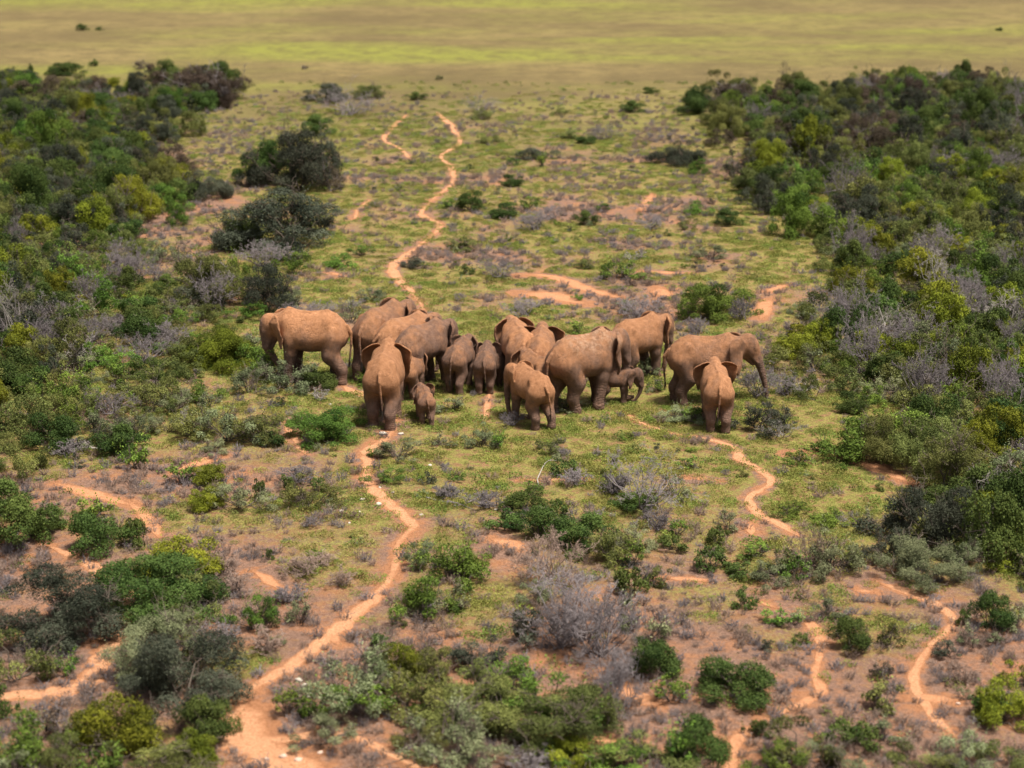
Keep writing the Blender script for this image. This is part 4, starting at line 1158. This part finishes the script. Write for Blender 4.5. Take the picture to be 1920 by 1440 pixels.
stuff_pts = {-1: [], 1: []}
order = np.argsort(TH[:, 1])
chosen = []
for i in order:
    x, y = TH[i]; px, py, sd = tpx[i], tpy[i], int(side[i])
    kind = pick_kind(px, py, sd, x, y)
    tall = .92 if py < 450 else (.78 if (sd < 0 and px > 130) else .95)
    w = rng.uniform(1.1, 2.5) * (1.12 if py < 450 else (.95 if (sd > 0 or px < 130) else .80)) 
    h = w * rng.uniform(.50, .95) * tall * (1 + .25 * (rng.random() < .12))
    inview = -20 < px < 1940
    if inview and rng.random() < (.42 if py > 330 else .22) and len(chosen) < 470:
        chosen.append((x, y, px, py, sd, w, h * 1.08, kind))
    else:
        stuff_pts[sd].append((x, y, w * .95, h * .92, kind))
CXY = np.array([(c[0], c[1]) for c in chosen])
for i, (x, y, px, py, sd, w, h, kind) in enumerate(chosen):
    size = 'low' if h < 1.0 else ('middling' if h < 1.7 else 'tall')
    d = (CXY[:, 0] - x) ** 2 + (CXY[:, 1] - y) ** 2
    d[i] = 1e9
    n1, n2 = [NB[chosen[int(q)][7]] for q in np.argsort(d)[:2]]
    nb = f'two {n1} ones' if n1 == n2 else f'{min(n1, n2)} and {max(n1, n2)} ones'
    where = f'{depth_zone(py)} {SIDE_NAME[sd]}'
    lab = f'{size} {PHRASE[kind]} between {nb}, {where}'
    if len(lab.split()) > 16: lab = f'{size} {PHRASE[kind]} beside {n1} one, {where}'
    shrub(x, y, w, h, kind, lab, cat_of(kind), f'{PHRASE[kind]}es, {where}')
n_ind = len(chosen)

def scatter(name, sources, P, rot, scl, idx, label, kind='stuff'):
    """one object that repeats small source meshes over points"""
    src = bpy.data.collections.new(name + '_sources')
    for i, lst in enumerate(sources):
        if len(lst) == 1:
            o = bpy.data.objects.new(f'{name}_{i:03d}', lst[0]); src.objects.link(o)
        else:
            raise ValueError
    me = bpy.data.meshes.new(name)
    me.vertices.add(len(P)); me.vertices.foreach_set('co', np.asarray(P, np.float32).ravel())
    a = me.attributes.new('rot', 'FLOAT_VECTOR', 'POINT'); a.data.foreach_set('vector', np.asarray(rot, np.float32).ravel())
    a = me.attributes.new('scl', 'FLOAT_VECTOR', 'POINT'); a.data.foreach_set('vector', np.asarray(scl, np.float32).ravel())
    a = me.attributes.new('idx', 'INT', 'POINT'); a.data.foreach_set('value', np.asarray(idx, np.int32))
    o = link(name, me)
    ng = bpy.data.node_groups.new(name, 'GeometryNodeTree')
    ng.interface.new_socket('Geometry', in_out='INPUT', socket_type='NodeSocketGeometry')
    ng.interface.new_socket('Geometry', in_out='OUTPUT', socket_type='NodeSocketGeometry')
    N = ng.nodes.new
    gi, go, ci, ip = N('NodeGroupInput'), N('NodeGroupOutput'), N('GeometryNodeCollectionInfo'), N('GeometryNodeInstanceOnPoints')
    ci.inputs['Collection'].default_value = src
    ci.inputs['Separate Children'].default_value = True
    ci.inputs['Reset Children'].default_value = True
    ip.inputs['Pick Instance'].default_value = True
    def named(nm, typ):
        n = N('GeometryNodeInputNamedAttribute'); n.data_type = typ; n.inputs['Name'].default_value = nm
        return n.outputs['Attribute']
    L = ng.links.new
    L(gi.outputs[0], ip.inputs['Points']); L(ci.outputs[0], ip.inputs['Instance'])
    L(named('idx', 'INT'), ip.inputs['Instance Index']); L(named('rot', 'FLOAT_VECTOR'), ip.inputs['Rotation']); L(named('scl', 'FLOAT_VECTOR'), ip.inputs['Scale'])
    L(ip.outputs[0], go.inputs[0])
    md = o.modifiers.new('scatter', 'NODES'); md.node_group = ng
    tag(o, label, None, None, kind)
    return o

for sd in (-1, 1):
    srcs = []; key = {}
    P, rot, scl, idx = [], [], [], []
    for (x, y, w, h, kind) in stuff_pts[sd]:
        size = 's' if w < 1.12 else ('m' if w < 2.4 else 'l')
        W, H = SIZES[size]
        fol, stem = proto(kind, size, int(rng.integers(NVAR)))
        for me in (fol, stem) if kind in ('dry', 'sage') else (fol,):
            if me.name not in key:
                key[me.name] = len(srcs); srcs.append([me])
        rz = rng.uniform(0, 6.28)
        for me in (fol, stem) if kind in ('dry', 'sage') else (fol,):
            P.append((x, y, gz1(x, y) - .02)); rot.append((0, 0, rz)); scl.append((w / W, w / W, h / H)); idx.append(key[me.name])
    scatter('thicket', srcs, P, rot, scl, idx, 'dense undergrowth filling ' + SIDE_NAME[sd])
print('thicket individuals', n_ind, 'stuff', [len(v) for v in stuff_pts.values()], 'listed', len(BUSHES))

# ------------------------------------------------------------------ ground cover
def mat_mesh(seed, mat, rad, hgt, n, leaf):
    r = np.random.default_rng(seed)
    ph = r.uniform(0, 6.28, n); rr = np.sqrt(r.random(n)) * rad * (1 + .3 * np.sin(3 * ph + seed))
    P = np.stack([rr * np.cos(ph), rr * np.sin(ph), r.random(n) * hgt * (1.1 - rr / rad * .7) + .008], 1)
    V, F = leaf_cards(P, r.normal(size=(n, 3)) * .6 + np.array([0, 0, .7]), leaf * 1.3, leaf * .75, r)
    return mesh_np('mat_leaves', V, F, mat, False, {'tint': ('FACE', np.clip(r.normal(.5, .22, n), 0, 1))})

def tuft_mesh2(seed, mat, rad, hgt, n):
    r = np.random.default_rng(seed)
    ph = r.uniform(0, 6.28, n)
    S = np.stack([np.cos(ph) * rad * .35 * r.random(n), np.sin(ph) * rad * .35 * r.random(n), np.full(n, -.02)], 1)
    E = np.stack([np.cos(ph) * rad * r.uniform(.2, 1, n), np.sin(ph) * rad * r.uniform(.2, 1, n), hgt * r.uniform(.35, 1, n)], 1)
    seg = branching(r, S, E, .006, .14, 1, 2, .5)
    seg[2] = np.maximum(seg[2], .0045); seg[3] = np.maximum(seg[3], .004)
    V, F = tubes(seg, 3)
    V[:, 2] = np.maximum(V[:, 2], -.02)
    return mesh_np('scrub_twigs', V, F, mat)

def cover(name, srcs, n, dens, smin, smax, label, zs=(.7, 1.4), lo=(-44, 33), hi=(44, 140)):
    P = rng.uniform(lo, hi, (n, 2))
    px, py = px_of(P[:, 0], P[:, 1])
    ok = (px > -60) & (px < 1980) & (py < 1480)
    P, px, py = P[ok], px[ok], py[ok]
    pr = dens(P[:, 0], P[:, 1], px, py)
    ok = rng.random(len(P)) < pr
    P, py = P[ok], py[ok]
    m = len(P)
    s = rng.uniform(smin, smax, m)
    co = np.stack([P[:, 0], P[:, 1], gz(P[:, 0], P[:, 1]) - .01], 1)
    rot = np.stack([rng.normal(0, .06, m), rng.normal(0, .06, m), rng.uniform(0, 6.28, m)], 1)
    scl = np.stack([s, s, s * rng.uniform(*zs, m)], 1)
    o = scatter(name, [[x] for x in srcs], co, rot, scl, rng.integers(0, len(srcs), m), label)
    print(name, m)
    return o

def dens_green(x, y, px, py):
    td = trail_distance(x, y)
    g = greenness(x, y)
    c = np.clip((g - .30) * 2.0, 0, 1) * (.26 + .74 * np.clip((fbm(x, y, 1.0, 77, 3) - .37) * 7, 0, 1))
    return c * np.clip((td + .08 + .25 * (fbm(x, y, .6, 31, 2) - .5)) / .2, 0, 1) * np.clip((138 - y) / 30, 0, 1)

def dens_brown(x, y, px, py):
    td = trail_distance(x, y)
    g = greenness(x, y)
    return np.clip((.75 - g) * 1.6, .06, 1) * np.clip((fbm(x, y, 1.6, 90, 3) - .34) * 5, 0, 1) * np.clip((td + .12) / .3, 0, 1) * np.clip((136 - y) / 25, 0, 1)

cover('groundcover', [mat_mesh(i, M_MAT if i % 3 else M_MATG, .24, .075, 210, .026) for i in range(8)], 105000, dens_green, .7, 1.5,
      'low mats of small green succulent leaves covering the clearing')
cover('dry_scrub', [tuft_mesh2(20 + i, M_TWIGB if i % 3 else M_TWIG, .20, .17, 22) for i in range(8)], 120000, dens_brown, .5, 1.25,
      'ankle-high brown and grey dry shrublets over the red soil')
cover('herbs', [mat_mesh(60 + i, M_MATG if i % 2 else KINDS['olive']['mat'], .17, .17, 90, .034) for i in range(5)], 16000,
      lambda x, y, px, py: np.clip(greenness(x, y) + .15, 0, 1) * np.clip((fbm(x, y, 2.2, 130, 3) - .46) * 5, 0, 1) * np.clip((trail_distance(x, y) - .05) / .3, 0, 1), .6, 1.5,
      'knee-high leafy herbs scattered over the clearing')

cover('low_scrub', [proto('sage', 's', 0)[0], proto('sage', 's', 1)[0], proto('sage', 's', 2)[0], proto('olive', 's', 0)[0], proto('slate', 's', 1)[0], proto('dry', 's', 0)[0], proto('dry', 's', 1)[0], proto('bright', 's', 0)[0]], 7000,
      lambda x, y, px, py: .75 * np.clip((fbm(x, y, 3.0, 170, 3) - .40) * 5, 0, 1) * np.clip((trail_distance(x, y) - .2) / .3, 0, 1) * np.clip((132 - y) / 30, 0, 1), .28, .72,
      'tiny grey-green and grey shrublets dotted over the clearing', zs=(.6, .95))

# ------------------------------------------------------------------ stones, logs, fallen branches, dead wood
M_STONE = plain_material('pale_stone', (.40, .35, .30), .9, .1)
M_STONEP = plain_material('pinkish_stone', (.46, .33, .26), .9, .1)
def stone(px, py, w, label, mat=None, group=None):
    V, Q = ball((0, 0, 0), 1, 6)
    r = np.random.default_rng(int(px * 7 + py))
    ph = r.uniform(0, 6.28, 6); d = unit(r.normal(size=(7, 3))); c = r.uniform(.55, .9, 7)
    for k in range(7):                                  # knock flat faces off a ball
        t = V @ d[k]
        V = V - np.clip(t - c[k], 0, None)[:, None] * d[k]
    V = V * np.array([1, r.uniform(.6, .9), r.uniform(.45, .7)])
    me = mesh_np('stone', V, Q, mat or M_STONE)
    x, y = at(px, py)
    s = w / scale_at(py) / 2 * .85
    o = link('stone', me); o.location = (x, y, gz1(x, y) + s * .22); o.scale = (s, s, s); o.rotation_euler = (0, 0, r.uniform(0, 6.28))
    tag(o, label, 'stone', group)
GS = 'pale stones lying beside the winding trail'
for px, py, w in ((680, 942, 15), (675, 966, 11), (640, 962, 12), (620, 958, 10), (790, 972, 12), (655, 985, 9), (712, 920, 10), (736, 930, 9)):
    stone(px, py, w, 'pale stone beside the sandy trail before its first bend', None, GS)
stone(710, 953, 17, 'largest whitish stone at the edge of the trail below the herd')
stone(718, 815, 22, 'long white stone on the trail just behind the large ochre elephant')
stone(752, 814, 15, 'white stone beside the trail next to a grey tuft behind the ochre elephant')
stone(806, 876, 11, 'single white stone on green ground near the smallest calf')
stone(930, 962, 11, 'pale stone beside the fallen dry branches')
stone(1036, 800, 20, 'pinkish stone beside the lifted foot of the orange elephant', M_STONEP)
stone(748, 1130, 10, 'white stone beside the bush with arching pale shoots')
stone(1796, 1318, 14, 'dark reddish stone on the red soil by the curved trail', M_STONEP)
stone(1120, 968, 9, 'pale stone in front of the wide grey twiggy bush'); stone(620, 758, 10, 'pale stone behind the hind feet of the browsing elephant')
for px, py, w in ((560, 1282, 20), (570, 1290, 16), (582, 1306, 15), (555, 1300, 13), (578, 1312, 17)):
    stone(px, py, w, 'whitish stone of the small heap beside the sandy trail fork', None, 'heap of whitish stones at the trail fork')
for px, py, w in ((530, 1420, 22), (560, 1428, 22), (600, 1415, 16), (500, 1424, 15)):
    stone(px, py, w, 'grey-brown stone lying on the sandy trail fork', M_STONEP, 'stones lying on the trail fork')

def branch_wood(name, px0, py0, px1, py1, rad, label, mat, lift=0.0, kids=3, cat='branch'):
    x0, y0 = at(px0, py0); x1, y1 = at(px1, py1)
    r = np.random.default_rng(int(px0 + py0))
    S = np.array([[x0, y0, gz1(x0, y0) + rad * .6]]); E = np.array([[x1, y1, gz1(x1, y1) + rad * .5 + lift]])
    c = np.array([x0, y0, gz1(x0, y0)])
    o = None
    s0 = branching(r, S - c, E - c, rad, .07, 0)
    o = link(name, mesh_np(name, *tubes(s0, 6), mat, True)); o.location = c
    s1 = branching(r, S - c, E - c, rad, .07, 2, kids, .4)
    s1 = [v[3:] for v in s1]
    V, F = tubes(s1, 3); V[:, 2] = np.maximum(V[:, 2], .005)
    tag(link('twigs', mesh_np('twigs', V, F, mat), o), kind='stuff')
    tag(o, label, cat)
branch_wood('log', 137, 836, 196, 842, .085, 'half dark, half bleached log lying at the foot of the thicket', M_DEAD, cat='log', kids=1)
branch_wood('fallen_branch', 800, 940, 880, 958, .03, 'dry grey branch lying on the soil below the white stone', M_TWIG)
branch_wood('fallen_branch', 850, 955, 925, 940, .03, 'forked dry branch lying with one end raised, beside a small dry shrub', M_TWIG, .15)
branch_wood('fallen_branch', 1455, 715, 1535, 752, .035, 'long bleached branch trailing from the dry bush to the open ground', M_DEAD)
branch_wood('fallen_branch', 30, 1000, 70, 985, .03, 'bleached stick pile at the foot of the thicket', M_DEAD, .1)
branch_wood('stick', 1010, 912, 1022, 890, .022, 'single pale stick standing out of the ground near a dark bush', M_DEAD, .3, 1, 'stick')

def dead_tree(px, py, w, h, label):
    x, y = at(px, py); s = scale_at(py)
    tw, stem = twig_meshes(w / s, h / s, int(px), M_DEAD, True)
    o = link('dead_tree', stem); o.location = (x, y, gz1(x, y))
    link('twigs', tw, o)
    tag(o, label, 'dead tree')
dead_tree(1605, 660, 150, 105, 'silver dead tree with bare spreading branches in the side-view elephant\'s thicket')
dead_tree(22, 645, 95, 120, 'silver dead tree standing at the dense thicket behind the browsing elephant')
dead_tree(350, 815, 46, 52, 'small pale dead stump of crooked sticks in front of the thicket')
dead_tree(1745, 560, 60, 90, 'thin dead tree poking out of the middle of the thicket')
dead_tree(150, 690, 70, 70, 'low bleached dead tree among grey-green bushes')
dead_tree(1850, 955, 90, 90, 'grey dead tree lying back over the dark foot of the thicket')
dead_tree(1880, 640, 90, 90, 'bare pale dead tree among olive bushes')

# leaves the browsing elephant is chewing
o, info = EINFO[0]
bpy.context.view_layer.update()
r = np.random.default_rng(5)
n = 240
c = info['W']((.80, .02, -.55))
P = np.stack([r.normal(0, .10, n), r.normal(0, .14, n), -np.abs(r.normal(0, .34, n))], 1)
V, F = leaf_cards(P, r.normal(size=(n, 3)), .10, .045, r)
lv = link('leafy_twig', mesh_np('leafy_twig', V, F, KINDS['bright']['mat'], False, {'tint': ('FACE', np.clip(r.normal(.5, .2, n), 0, 1))}))
lv.location = o.matrix_world @ Vector(c)
tag(lv, 'bunch of green leaves hanging from the mouth of the browsing elephant', 'leaves')
